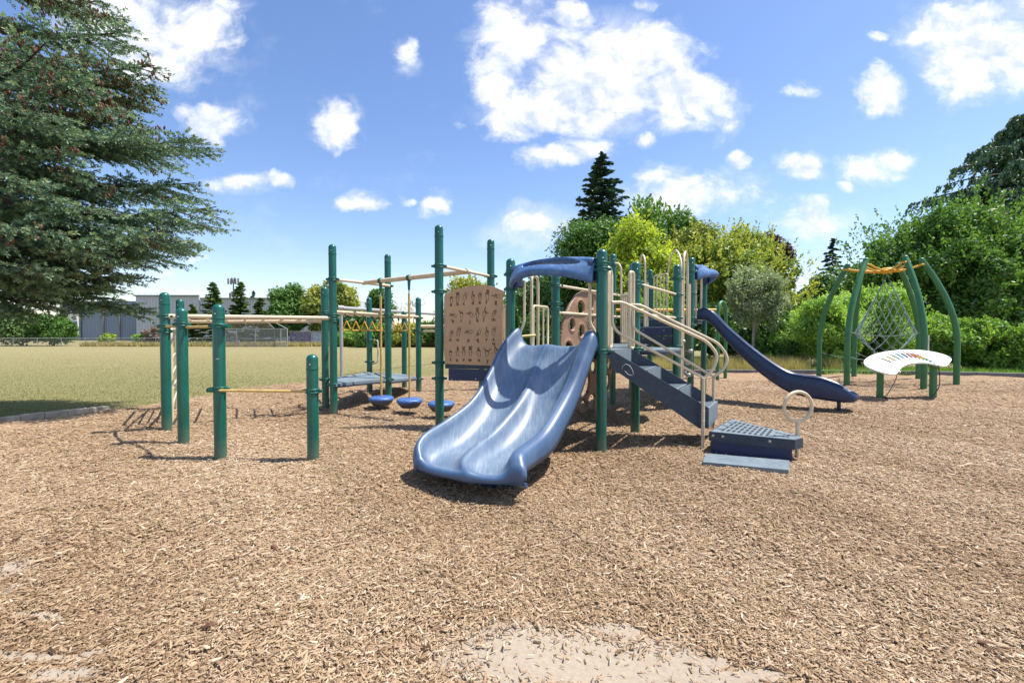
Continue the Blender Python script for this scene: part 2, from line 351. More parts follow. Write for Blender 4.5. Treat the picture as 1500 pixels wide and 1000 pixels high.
dens = math2('MINIMUM', math2('ADD', math2('MAXIMUM', den.outputs[0], vl.outputs[0]), wr.outputs[0]), .97)
up = N(nt, 'ShaderNodeMapRange'); L(sp.outputs[2], up.inputs[0]); up.inputs[1].default_value = 0; up.inputs[2].default_value = .05
dens = math2('MULTIPLY', dens, up.outputs[0])
# thicker parts of a cloud are shaded grey-blue from within, thin rims stay white
sh = wn(8, 6, 5.2, .55)
fb2 = wn(11, 9, 1.7, .62, dist=.3); fb2.inputs['Vector'].links[0].from_node.inputs['Location'].default_value = (1.7+.012, 1.7*.7+.022, 0)
rel = math2('MULTIPLY', math2('SUBTRACT', fb.outputs[0], fb2.outputs[0]), .8)
thick = math2('MULTIPLY', math2('SUBTRACT', .55, den.outputs[0]), .12)
shc = ramp(nt, math2('ADD', math2('ADD', sh.outputs[0], rel), thick), [(.28, (.66, .73, .84)), (.42, (.88, .91, .95)), (.54, (1.0, 1.0, 1.0))])
bg2 = N(nt, 'ShaderNodeBackground', Strength=.79); L(shc, bg2.inputs[0])
mxs = N(nt, 'ShaderNodeMixShader'); L(dens, mxs.inputs[0]); L(bg1.outputs[0], mxs.inputs[1]); L(bg2.outputs[0], mxs.inputs[2])
L(mxs.outputs[0], out.inputs[0])
sd = bpy.data.lights.new('sun', 'SUN'); sd.energy = 5.0; sd.angle = R(.53); sd.color = (1, .955, .88)
so = bpy.data.objects.new('sun', sd); C.objects.link(so); so.location = (6, 2, 14)
so.rotation_euler = Vector(SUN_DIR).to_track_quat('Z', 'Y').to_euler()
scene.view_settings.view_transform = 'Standard'; scene.view_settings.look = 'None'; scene.view_settings.exposure = 0.6; scene.view_settings.gamma = 1
scene.view_settings.use_curve_mapping = False
scene.render.engine = 'CYCLES'
scene.cycles.max_bounces = 6; scene.cycles.transparent_max_bounces = 8; scene.cycles.transmission_bounces = 3

# ------------------------------------------------------------------ grass field
def grass_mat():
    m, nt, b = newmat('mown_grass'); L = nt.links.new
    geo = N(nt, 'ShaderNodeNewGeometry'); sep = N(nt, 'ShaderNodeSeparateXYZ'); L(geo.outputs['Position'], sep.inputs[0])
    def nz(scale, det, sc=(1, 1, 1), rough=.6):
        mp = N(nt, 'ShaderNodeMapping'); mp.inputs['Scale'].default_value = sc; L(geo.outputs['Position'], mp.inputs[0])
        n = N(nt, 'ShaderNodeTexNoise', Scale=scale, Detail=det, Roughness=rough); L(mp.outputs[0], n.inputs['Vector']); return n
    fine = nz(22, 8, rough=.75); patch = nz(.22, 8, (.5, 1.6, 1), .72); mid = nz(1.7, 8, (.5, 1.0, 1), .75)
    green = ramp(nt, fine.outputs[0], [(.34, (.12, .12, .045)), (.5, (.205, .19, .08)), (.64, (.32, .285, .135))])
    dry = ramp(nt, fine.outputs[0], [(.36, (.145, .13, .055)), (.5, (.245, .215, .10)), (.62, (.37, .315, .165))])
    # the lawn dries out towards the middle of the field
    mr = N(nt, 'ShaderNodeMapRange'); L(sep.outputs[1], mr.inputs[0]); mr.inputs[1].default_value = 9; mr.inputs[2].default_value = 34; mr.inputs[3].default_value = -.05; mr.inputs[4].default_value = .58
    a = N(nt, 'ShaderNodeMath', operation='ADD'); L(mr.outputs[0], a.inputs[0]); L(patch.outputs[0], a.inputs[1])
    a2 = N(nt, 'ShaderNodeMath', operation='MULTIPLY_ADD'); L(mid.outputs[0], a2.inputs[0]); a2.inputs[1].default_value = .5; L(a.outputs[0], a2.inputs[2])
    k = N(nt, 'ShaderNodeMapRange', interpolation_type='SMOOTHSTEP'); L(a2.outputs[0], k.inputs[0]); k.inputs[1].default_value = .62; k.inputs[2].default_value = 1.15
    mx = N(nt, 'ShaderNodeMixRGB'); L(k.outputs[0], mx.inputs[0]); L(green, mx.inputs[1]); L(dry, mx.inputs[2])
    L(mx.outputs[0], b.inputs['Base Color']); b.inputs['Roughness'].default_value = .9; b.inputs['Specular IOR Level'].default_value = .1
    bp = N(nt, 'ShaderNodeBump', Strength=.8, Distance=.03); L(fine.outputs[0], bp.inputs['Height']); L(bp.outputs[0], b.inputs['Normal'])
    return m
M['grass'] = grass_mat()
rr = [0, 3, 6, 9, 12]+[12*1.12**i for i in range(1, 47)]; nth = 160
V = [(r*math.sin(2*PI*t/nth), r*math.cos(2*PI*t/nth)) for r in rr for t in range(nth)]
V = np.array(V); z = gfield(V[:, 0], V[:, 1]); z = z-.15*(np.hypot((V[:, 0]-2)/8.0, (V[:, 1]-4)/8.0) < 1)
Fq = [(i*nth+j, (i+1)*nth+j, (i+1)*nth+(j+1) % nth, i*nth+(j+1) % nth) for i in range(len(rr)-1) for j in range(nth)]
tag(npmesh('grass_field', np.column_stack([V, z]), Fq, 4, M['grass'], smooth=True), kind='structure')

# ------------------------------------------------------------------ wood-chip surface
bpts = [(-9.6, 5.2), (-7.85, 6.9), (-7.1, 8.1), (-6.7, 9.8), (-6.2, 11.5), (-5.3, 13.0), (-3.6, 13.9), (-1, 14.4), (3, 14.7), (7, 14.8), (10, 14.7), (13, 14.3), (15.4, 13.5), (18.5, 11.5), (21, 7), (20, 0), (14, -5), (3, -7), (-7, -4), (-11, 1)]
bound = catmull([(*p, 0) for p in bpts]+[(*bpts[0], 0)], 10)[:-1]
bound = np.array(bound)[:, :2]; c0 = np.array([1.5, 6.0])
nb = len(bound); rad = np.concatenate([np.linspace(0, 1, 130)**.9])
def mul_edge(t): return np.where(t > .985, -(t-.985)/.015*.09, 0)
# denser angular sampling
ang = np.linspace(0, nb, 420, endpoint=False); bi = np.floor(ang).astype(int); bf = ang-bi
B2 = bound[bi]*(1-bf)[:, None]+bound[(bi+1) % nb]*bf[:, None]
jit = 1+.004*np.sin(np.arange(420)*1.9)+.004*np.sin(np.arange(420)*.83)
VV = []
for t in rad:
    q = c0+(B2-c0)*(t*(1+(jit-1)*t))[:, None]
    VV.append(np.column_stack([q, gmul(q[:, 0], q[:, 1])+mul_edge(np.full(len(q), t))]))
VV = np.vstack(VV); n2 = 420
FF = [(i*n2+j, i*n2+(j+1) % n2, (i+1)*n2+(j+1) % n2, (i+1)*n2+j) for i in range(len(rad)-1) for j in range(n2)]
sand = []
def addsand(px, py, rx, ry):
    g = G(px, py); a = G(px+rx, py); b_ = G(px, py-ry); sand.append((g[0], g[1], abs(a[0]-g[0]), abs(b_[1]-g[1])))
for s_ in [(835, 955, 185, 38), (960, 985, 120, 30), (740, 978, 90, 22), (900, 915, 40, 10), (1040, 960, 26, 9), (1090, 985, 60, 12), (6, 835, 26, 16), (15, 862, 12, 10), (60, 900, 40, 6), (40, 960, 60, 6), (95, 985, 60, 10), (135, 955, 18, 8), (200, 880, 12, 4)]: addsand(*s_)
def mulch_mat():
    m, nt, b = newmat('wood_chip_bed'); L = nt.links.new
    geo = N(nt, 'ShaderNodeNewGeometry')
    def layer(rot, sc, seed):
        mp = N(nt, 'ShaderNodeMapping'); mp.inputs['Rotation'].default_value = (0, 0, R(rot)); mp.inputs['Scale'].default_value = sc; mp.inputs['Location'].default_value = (seed, seed, 0)
        L(geo.outputs['Position'], mp.inputs[0])
        v = N(nt, 'ShaderNodeTexVoronoi', Scale=1., feature='F1'); v.inputs['Randomness'].default_value = 1; L(mp.outputs[0], v.inputs['Vector'])
        s = N(nt, 'ShaderNodeSeparateColor'); L(v.outputs['Color'], s.inputs[0]); return v, s
    chips = [(8, (26, 95, 60), 0), (65, (28, 100, 60), 3.3), (-40, (24, 90, 60), 7.7), (-78, (27, 92, 60), 5.1)]
    sel = N(nt, 'ShaderNodeTexNoise', Scale=38., Detail=2.); L(geo.outputs['Position'], sel.inputs['Vector'])
    colr = None; hgt = None
    for i, (rot, sc, seed) in enumerate(chips):
        v, s = layer(rot, sc, seed)
        col = ramp(nt, s.outputs[0], [(0, (.19, .115, .062)), (.25, (.25, .163, .094)), (.6, (.355, .247, .15)), (.85, (.45, .332, .212)), (1, (.55, .44, .315))])
        if colr is None: colr = col; hgt = v.outputs['Distance']
        else:
            th = N(nt, 'ShaderNodeMath', operation='GREATER_THAN'); th.inputs[1].default_value = .42+.06*i; L(s.outputs[1], th.inputs[0]) if i % 2 else L(sel.outputs[0], th.inputs[0])
            mx = N(nt, 'ShaderNodeMixRGB'); L(th.outputs[0], mx.inputs[0]); L(colr, mx.inputs[1]); L(col, mx.inputs[2]); colr = mx.outputs[0]
            m2 = N(nt, 'ShaderNodeMixRGB'); L(th.outputs[0], m2.inputs[0]); L(hgt, m2.inputs[1]); L(v.outputs['Distance'], m2.inputs[2]); hgt = m2.outputs[0]
    # broad tonal drift: warmer trodden zones, greyer weathered ones
    big = N(nt, 'ShaderNodeTexNoise', Scale=.55, Detail=5., Roughness=.6); L(geo.outputs['Position'], big.inputs['Vector'])
    tone = ramp(nt, big.outputs[0], [(.3, (.80, .72, .66)), (.5, (1, .96, .93)), (.72, (1.12, 1.08, 1.05))])
    mu = N(nt, 'ShaderNodeMixRGB', blend_type='MULTIPLY'); mu.inputs[0].default_value = 1; L(colr, mu.inputs[1]); L(tone, mu.inputs[2]); colr = mu.outputs[0]
    # bare sandy mat showing through
    mask = None; wv = N(nt, 'ShaderNodeTexNoise', Scale=5., Detail=6., Roughness=.65); L(geo.outputs['Position'], wv.inputs['Vector'])
    for (x, y, rx, ry) in sand:
        s1 = N(nt, 'ShaderNodeVectorMath', operation='SUBTRACT'); L(geo.outputs['Position'], s1.inputs[0]); s1.inputs[1].default_value = (x, y, 0)
        s2 = N(nt, 'ShaderNodeVectorMath', operation='MULTIPLY'); L(s1.outputs[0], s2.inputs[0]); s2.inputs[1].default_value = (1/rx, 1/ry, 0)
        s3 = N(nt, 'ShaderNodeVectorMath', operation='LENGTH'); L(s2.outputs[0], s3.inputs[0])
        if mask is None: mask = s3.outputs['Value']
        else:
            q = N(nt, 'ShaderNodeMath', operation='MINIMUM'); L(mask, q.inputs[0]); L(s3.outputs['Value'], q.inputs[1]); mask = q.outputs[0]
    a = N(nt, 'ShaderNodeMath', operation='ADD'); L(mask, a.inputs[0]); L(wv.outputs[0], a.inputs[1])
    k = N(nt, 'ShaderNodeMapRange', interpolation_type='SMOOTHSTEP'); L(a.outputs[0], k.inputs[0]); k.inputs[1].default_value = 1.78; k.inputs[2].default_value = 1.35
    sn = N(nt, 'ShaderNodeTexNoise', Scale=45., Detail=9., Roughness=.85); L(geo.outputs['Position'], sn.inputs['Vector'])
    sc_ = ramp(nt, sn.outputs[0], [(.3, (.255, .205, .15)), (.55, (.345, .285, .215)), (.75, (.44, .375, .29))])
    mx = N(nt, 'ShaderNodeMixRGB'); L(k.outputs[0], mx.inputs[0]); L(colr, mx.inputs[1]); L(sc_, mx.inputs[2])
    L(mx.outputs[0], b.inputs['Base Color']); b.inputs['Roughness'].default_value = .85; b.inputs['Specular IOR Level'].default_value = .2
    # relief fades inside the bare patches
    st = N(nt, 'ShaderNodeMapRange'); L(k.outputs[0], st.inputs[0]); st.inputs[3].default_value = .9; st.inputs[4].default_value = .15
    bp = N(nt, 'ShaderNodeBump', Distance=.012, invert=True); L(st.outputs[0], bp.inputs['Strength']); L(hgt, bp.inputs['Height']); L(bp.outputs[0], b.inputs['Normal'])
    return m
M['mulch'] = mulch_mat()
tag(npmesh('wood_chip_ground', VV, FF, 4, M['mulch'], smooth=True), kind='structure')

# loose chips lying on the surface, real little slivers of wood
def chips():
    zones = [(1.5, 2.6, 13000, .73), (2.6, 3.8, 7500, .86), (3.8, 5.4, 4200, .95), (5.4, 8.0, 2000, 1.1), (8.0, 12.5, 520, 1.3)]
    xs = []; ys = []; sc = []
    for (y0, y1, dens, s) in zones:
        wmax = y1*1.22+.6; n = int((y1-y0)*2*wmax*dens)
        x = RS.uniform(-wmax, wmax, n); y = RS.uniform(y0, y1, n); ok = np.abs(x) < y*1.2+.5
        ok &= ~((x < -7.0+(y-8.1)*-.0) & (y > 6.2)) | (x > -6.3)
        xs.append(x[ok]); ys.append(y[ok]); sc.append(np.full(ok.sum(), s))
    x = np.concatenate(xs); y = np.concatenate(ys); s = np.concatenate(sc)
    # inside the boundary
    th = np.arctan2(y-c0[1], x-c0[0]); bt = np.arctan2(B2[:, 1]-c0[1], B2[:, 0]-c0[0]); br = np.hypot(B2[:, 0]-c0[0], B2[:, 1]-c0[1]); o = np.argsort(bt)
    lim = np.interp(th, bt[o], br[o], period=2*PI); keep = np.hypot(x-c0[0], y-c0[1]) < lim*.985
    # thin out over the bare patches
    wob = .28*np.sin(x*9+y*5)+.22*np.sin(y*13-x*7+2)+.15*np.sin(x*23+y*17)
    for (sx, sy, rx, ry) in sand:
        d = np.sqrt(((x-sx)/rx)**2+((y-sy)/ry)**2)+wob*.45
        pr = np.clip((d-.40)/1.1, .13, 1); keep &= RS.rand(len(x)) < pr
    x, y, s = x[keep], y[keep], s[keep]; n = len(x)
    ln = RS.gamma(4.5, .0064, n)*s; ln = np.clip(ln, .008, .09); wd = ln*RS.uniform(.08, .24, n)+.0024*s; h = wd*RS.uniform(.2, .5, n)
    a = RS.uniform(0, PI, n); tilt = RS.normal(0, .15, n); roll = RS.normal(0, .32, n)
    z = gmul(x, y)+RS.uniform(.001, .016, n)
    ux = np.stack([np.cos(a)*np.cos(tilt), np.sin(a)*np.cos(tilt), np.sin(tilt)], 1)
    vx = np.stack([-np.sin(a)*np.cos(roll), np.cos(a)*np.cos(roll), np.sin(roll)], 1); wx = np.cross(ux, vx)
    cpt = np.stack([x, y, z], 1); tp = RS.uniform(.15, .9, n)[:, None]
    L_, W_, H_ = (ln/2)[:, None], (wd/2)[:, None], (h)[:, None]
    vs = [cpt-ux*L_-vx*W_, cpt+ux*L_-vx*W_*tp, cpt+ux*L_+vx*W_*tp, cpt-ux*L_+vx*W_,
          cpt-ux*L_*.9-vx*W_*.8+wx*H_, cpt+ux*L_*.92-vx*W_*tp*.8+wx*H_, cpt+ux*L_*.92+vx*W_*tp*.8+wx*H_, cpt-ux*L_*.9+vx*W_*.8+wx*H_]
    V = np.stack(vs, 1).reshape(-1, 3); b = (np.arange(n)*8)[:, None, None]
    f = np.array([[4, 5, 6, 7], [0, 1, 5, 4], [1, 2, 6, 5], [2, 3, 7, 6], [3, 0, 4, 7]])[None]+b
    drift = .10*np.sin(x*.8+1)*np.sin(y*.9+.4)+.06*np.sin(x*2.3+y*1.7)
    t = np.clip(RS.beta(2.2, 2.2, n)+drift, 0, 1)
    t = np.where(RS.rand(n) < .022, RS.uniform(.88, 1, n), t); t = np.where(RS.rand(n) < .035, RS.uniform(0, .06, n), t)
    print('chips', n)
    m, nt, b_ = newmat('wood_chip'); at = N(nt, 'ShaderNodeAttribute', attribute_name='tint')
    col = ramp(nt, at.outputs['Fac'], [(0, (.07, .038, .019)), (.2, (.22, .138, .074)), (.55, (.36, .25, .148)), (.8, (.45, .33, .21)), (1, (.58, .475, .345))])
    nt.links.new(col, b_.inputs['Base Color']); b_.inputs['Roughness'].default_value = .75; b_.inputs['Specular IOR Level'].default_value = .25
    tag(npmesh('loose_wood_chips', V, f.reshape(-1, 4), 4, m, tint=np.repeat(t, 8)), kind='stuff')
chips()

def blades(name, n, region, hgt, mat, wid=.008, kind='stuff', zf=gfield, lean=.5, tintf=None):
    x, y = region(n); n = len(x); z = zf(x, y)
    a = RS.uniform(0, 2*PI, n); h = hgt*RS.uniform(.5, 1.3, n); ln = RS.uniform(0, lean, n); b = RS.uniform(0, 2*PI, n)
    base = np.stack([x, y, z-.01], 1); d = np.stack([np.cos(a)*wid, np.sin(a)*wid, 0*a], 1)
    tip = base+np.stack([np.cos(b)*ln*h, np.sin(b)*ln*h, h], 1)
    V = np.stack([base-d, base+d, tip], 1).reshape(-1, 3); f = np.arange(3*n).reshape(-1, 3)
    t = RS.beta(2, 2, n) if tintf is None else np.clip(tintf(x, y)+RS.normal(0, .13, n), 0, 1)
    return tag(npmesh(name, V, f, 3, mat, tint=np.repeat(t, 3)), kind=kind)
def edgex(y):   # left border of the chip bed at depth y
    return np.interp(y, [5.2, 6.9, 8.1, 9.8, 11.5, 13, 14], [-9.6, -7.85, -7.1, -6.7, -6.2, -5.3, -3.6])
def reg(n):
    y = 6+30*RS.uniform(0, 1, n)**1.6; x = RS.uniform(-1.25, .12, n)*(y+.5); ok = (x < edgex(y)-.05) | (y > 14.2+x*.07); ok &= (np.abs(x) < y*1.2+.4); ok &= RS.rand(n) < (37-y)/22
    return x[ok], y[ok]
blades('lawn_grass', 230000, reg, .034, LM['lawn'], .007, tintf=lambda x, y: .38+.055*(y-7.5)+.14*np.sin(x*.5+y*.7)+.1*np.sin(x*.9)*np.sin(y*1.1))
# ------------------------------------------------------------------ play structure
PS = empty('play_structure', (1.2, 7, 0), 'green posted playground structure with slides, stairs, climbing bars and sign-language panel', 'playground')
PR = .061
def zat(px, py, Y): return P(px, py, Y)[2]
def post(px, Y, top, collars=(), r=PR, x=None, lug=(1, 0)):
    X = (px-750)/F*Y if x is None else x
    b = MB(); zt = top
    prof = [(r, -.12), (r, zt-r*.9)]+[(r*math.cos(a), zt-r*.9+r*.9*math.sin(a)) for a in [PI/2*i/7 for i in range(1, 8)]]
    b.lathe((X, Y, 0), prof, 22)
    b.lathe((X, Y, 0), [(r+.002, zt-.17), (r+.004, zt-.165), (r+.004, zt-.155), (r+.002, zt-.15)], 22)
    o = b.build('post', M['green'], PS)
    rb = MB().lathe((X-.0, Y-r+.001, zt-.11), [(.006, -.004), (.006, .004), (0, .005)], 8, axis=(0, -1, 0)); rb.build('rivet', M['bolt'], o)
    for c in collars: collar(o, X, Y, c, r, lug)
    return (X, Y), o
def collar(o, X, Y, z, r=PR, lug=(1, 0)):
    b = MB(); R1 = r+.013
    b.lathe((X, Y, z), [(r-.001, -.026), (R1, -.024), (R1, -.012), (R1-.006, -.008), (R1-.006, .008), (R1, .012), (R1, .024), (r-.001, .026)], 22)
    l = nrm((lug[0], lug[1], 0)); pz = np.array([-l[1], l[0], 0])
    for sg in (1, -1): b.box(np.array([X, Y, z])+l*sg*(r+.026), (.045, .03, .034), (l, pz, (0, 0, 1)), .004)
    c = b.build('collar', M['green_clamp'], o)
    q = MB()
    for sg in (1, -1):
        q.lathe(np.array([X, Y, z])+l*sg*(r+.03)+np.array([0, -.015, 0]), [(.008, 0), (.008, .004), (0, .006)], 8, axis=(0, -1, 0))
    b2 = q; b2.v = q.v
    return c
def bar(name, a, b, r, mat, n=10): return MB().tube([a, b], r, n).build(name, mat, PS)
def pipe(name, pts, r, mat='cream', rad=.06, parent=None, closed=False): return MB().tube(rounded(pts, rad) if not closed else pts, r, 10, closed).build(name, M[mat], parent or PS)

# ---- low bars on the left
zb = 1.58
A1, o = post(242, 6.26, 1.905, (1.575, 1.44, 1.37)); A2, _ = post(264.5, 8.1, 1.94, (1.56,)); A3, _ = post(266.5, 5.52, 1.655, (1.455,)); A4, _ = post(320.5, 4.95, 1.67, (1.43, .745)); A5, _ = post(457, 4.93, 1.125, (.725,))
B1, _ = post(488, 7.48, 2.79, (2.22, 1.63, 1.55, .49)); B2p, _ = post(476, 8.15, 2.16, (1.70, .50))
B3, _ = post(568.5, 8.75, 2.84, (2.23, 1.68, .44)); B4, _ = post(541, 10.2, 2.12, (1.17, .68)); B5, _ = post(592, 11.0, 1.85, (1.7, .3)); B6, _ = post(613, 10.3, 2.13, (1.66, 1.38, .28))
bar('horizontal_bar', (A1[0]+.05, A1[1], 1.575), (B1[0], B1[1], 1.582), .033, M['cream'], 14)
bar('horizontal_bar', (A2[0], A2[1], 1.535), (B2p[0], B2p[1]-.02, 1.545), .030, M['cream'], 14)
for k in range(8):
    t = (k+.7)/8.4; bar('ladder_rung', (A1[0]+(B1[0]-A1[0])*t, A1[1]+(B1[1]-A1[1])*t, 1.572), (A2[0]+(B2p[0]-A2[0])*t, A2[1]+(B2p[1]-A2[1])*t, 1.542), .015, M['cream'])
bar('horizontal_bar', (A1[0]+.03, A1[1]-.02, 1.43), (A3[0], A3[1], 1.44), .017, M['yellowtube'])
bar('horizontal_bar', (A3[0]+.05, A3[1], 1.42), (A4[0], A4[1], 1.425), .017, M['yellowtube'])
bar('horizontal_bar', (A4[0]-.06, A4[1]-.05, .735), (A5[0], A5[1]-.03, .722), .015, M['yellowtube'])
MB().tube([(A4[0]-.10, A4[1]-.05, .738), (A4[0]-.03, A4[1]-.05, .737)], .024, 10).build('end_sleeve', M['green_clamp'], PS)
MB().tube([(A3[0]-.05, A3[1]+.02, 1.445), (A3[0]+.11, A3[1]-.02, 1.445)], .024, 10).build('end_sleeve', M['green_clamp'], PS)
MB().tube([(A4[0]-.07, A4[1]-.02, 1.428), (A4[0]+.13, A4[1]-.03, 1.428)], .024, 10).build('end_sleeve', M['green_clamp'], PS)
MB().box((A4[0]+.018, A4[1]-.0585, 1.075), (.035, .004, .008)).build('paint_chip', M['sticker'], PS)
# loop ladder between the first post and the one behind it
x0, y0 = (250.5-750)/F*6.62, 6.62; x1, y1 = A2[0]+.02, A2[1]-.15
pipe('ladder_rail', [(x0, y0, -.1), (x0, y0, 1.40), (x1, y1, 1.40), (x1, y1, -.1)], .019, 'cream', .12)
for z in (.28, .50, .74, .98): bar('ladder_rung', (x0, y0, z), (x1, y1, z+.02), .013, M['cream'])

# ---- tall swinging-pod frame
N1, _ = post(643.5, 6.47, 2.87, (2.29, 1.93, .925, .70)); N2, _ = post(719, 7.47, 2.87, (2.265,))
a = np.array([B1[0]+.05, B1[1], 2.215]); b_ = np.array([B3[0], B3[1]-.07, 2.23]); bar('crossbar', a, (b_[0]+.05, b_[1], 2.23), .026, M['cream'])
c_ = np.array([N1[0]+.05, N1[1]+.02, 2.29]); d_ = np.array([N2[0]-.03, N2[1]-.05, 2.265]); bar('crossbar', c_, d_, .024, M['cream'])
mA = (a+b_)/2; mB = (c_+d_)/2; bar('main_beam', mA, mB, .040, M['cream'], 14)
MB().tube([mB-nrm(d_-c_)*.035, mB+nrm(d_-c_)*.035], .042, 12).build('beam_joint', M['cream'], PS)
pod_spots = []
for k, (px, lab) in enumerate(((558, 'blue hanging step pod farthest left, below the left end of the pod beam'), (599.5, 'middle blue hanging step pod between the other two under the pod beam'), (646, 'blue hanging step pod half hidden behind the tall green post'))):
    kx = (px-750)/F; dv_ = mB-mA; t = (kx*mA[1]-mA[0])/(dv_[0]-kx*dv_[1]); q = mA+dv_*t
    cl = MB(); cl.tube([q-nrm(dv_)*.025, q+nrm(dv_)*.025], .052, 12)
    cl.prism([(q[0]-.022, q[1]-.02, q[2]-.04), (q[0]+.022, q[1]-.02, q[2]-.04), (q[0]+.014, q[1]-.02, q[2]-.20), (q[0]-.014, q[1]-.02, q[2]-.20)], (0, .04, 0)); cl.build('pod_clamp', M['green_clamp'], PS)
    zt = (.247, .262, .262)[k]; X, Y = q[0], q[1]
    root = empty('hanging_step_pod', (X, Y, zt-.17), lab, 'step pod', 'blue step pods hanging in a row from the cream beam')
    MB().tube([(X, Y, q[2]-.17), (X, Y, q[2]-.27)], .011, 8).build('swivel', M['galv'], root)
    MB().tube([(X, Y, q[2]-.26), (X, Y, zt-.03)], .019, 12).build('pole', M['yellowtube'], root)
    rt = .215; prof = [(.0, 0), (.1, .0), (.17, -.008), (rt-.015, -.022), (rt, -.04), (rt-.004, -.062)]
    MB().lathe((X, Y, zt), prof, 30).build('tread', M['pod'], root)
    MB().lathe((X, Y, zt), [(rt-.006, -.062), (rt-.03, -.10), (rt-.075, -.155), (.05, -.172), (0, -.172)], 30).build('underside', M['podunder'], root)
    MB().tube([(X, Y, zt-.165), (X, Y, .06), (X+.004, Y, .0)], .006, 6).build('ground_chain', M['galv'], root)

# ---- ring ladder
RA0 = np.array([B1[0]+.04, B1[1]+.03, 1.69]); RA1 = np.array([B6[0], B6[1]-.05, 1.69]); RB0 = np.array([B2p[0]+.05, B2p[1], 1.70]); RB1 = np.array([B5[0], B5[1], 1.70])
bar('ring_ladder_rail', RA0, RA1, .024, M['cream'], 12); bar('ring_ladder_rail', RB0, RB1, .024, M['cream'], 12)
ringlabs = ['yellow triangular hanging ring, first from the left end of the ring ladder', 'yellow triangular hanging ring, second from the left end of the ring ladder', 'yellow triangular hanging ring, third from the left end of the ring ladder', 'yellow triangular hanging ring, fourth from the left on the ring ladder',
            'yellow triangular hanging ring just left of the tall post in the middle of the ladder', 'yellow triangular hanging ring just right of the tall post in the middle of the ladder', 'yellow triangular hanging ring, second from the right end of the ring ladder', 'yellow triangular hanging ring at the far right end of the ring ladder']
for k, px in enumerate((508, 521.5, 534, 545.5, 556, 575, 584, 592.5)):
    kx = (px-750)/F; m0 = (RA0+RB0)/2; m1 = (RA1+RB1)/2; dv_ = m1-m0; t = (kx*m0[1]-m0[0])/(dv_[0]-kx*dv_[1]); q = m0+dv_*t; q[2] = 1.665
    pa = RA0+(RA1-RA0)*t; pb = RB0+(RB1-RB0)*t
    ru = MB().tube([(*pa[:2], 1.672), (*pb[:2], 1.682)], .027, 12).build('ring_ladder_rung', M['cream'], PS)
    dr = nrm(pb-pa); MB().tube([q-dr*.035+np.array([0, 0, .01]), q+dr*.035+np.array([0, 0, .01])], .038, 12).box(q-np.array([0, 0, .045]), (.03, .03, .05)).build('ring_clamp', M['green_clamp'], ru)
    root = empty('hanging_ring', tuple(q-np.array([0, 0, .07])), ringlabs[k], 'hanging ring', 'yellow rings hanging from the ring ladder')
    MB().tube([q-np.array([0, 0, .055]), q-np.array([0, 0, .115])], .006, 6).build('chain', M['galv'], root)
    e = nrm(np.array([1, .25+.2*math.sin(k*2), 0])); tp = q-np.array([0, 0, .11]); hh = .175; ww = .075
    pts = []
    tri = [tp, tp-np.array([0, 0, hh])+e*ww, tp-np.array([0, 0, hh])-e*ww]
    for i in range(3):
        p0, p1, p2 = tri[i-1], tri[i], tri[(i+1) % 3]; rr_ = .025 if i == 0 else .035
        u0 = p1+nrm(p0-p1)*rr_; u1 = p1+nrm(p2-p1)*rr_
        for j in range(5): s = j/4; pts.append((1-s)**2*u0+2*s*(1-s)*p1+s*s*u1)
    MB().tube(pts, .0115, 8, closed=True).build('grip', M['ringyellow'] if 'ringyellow' in M else M['arch_yellow'], root)
# planks beneath
def plank(pts, zoff, th=.055):
    b = MB(); b.prism(pts, (0, 0, -th)); return fixn(b.build('plank_deck', M['deck'], PS))
plank([(B1[0]+.06, B1[1]-.05, .515), (B3[0]-.02, B3[1]-.10, .46), (B4[0]+.02, B4[1]-.06, .46), (B2p[0]+.06, B2p[1]+.05, .515)], 0)
plank([(B3[0]+.05, B3[1]-.06, .44), (B6[0]-.03, B6[1]-.08, .33), (B5[0]-.02, B5[1]+.02, .33), (B4[0]+.09, B4[1]+.05, .44)], 0)
for (p, q_, z0, z1) in ((B1, B3, .49, .435), (B3, B6, .41, .31)):
    MB().tube([(p[0]+.05, p[1]-.06, z0-.03), (q_[0]-.03, q_[1]-.10, z1-.03)], .022, 6).build('plank_edge', M['steel_blue'], PS)
pipe('loop_handle', [P(545, 497.5, 10.2), P(553.5, 498, 10.2), P(553.5, 531, 10.2), P(545, 533, 10.2)], .016, 'cream', .09)
bar('horizontal_bar', (B6[0]+.03, B6[1], 1.47), (-1.0+.2, 10.5, 1.49), .036, M['cream'], 12); bar('horizontal_bar', (B6[0]+.03, B6[1]+.05, 1.365), (-.8, 10.55, 1.37), .026, M['cream'])
Xp, _ = post(705, 10.6, 1.62, (1.47, 1.365))

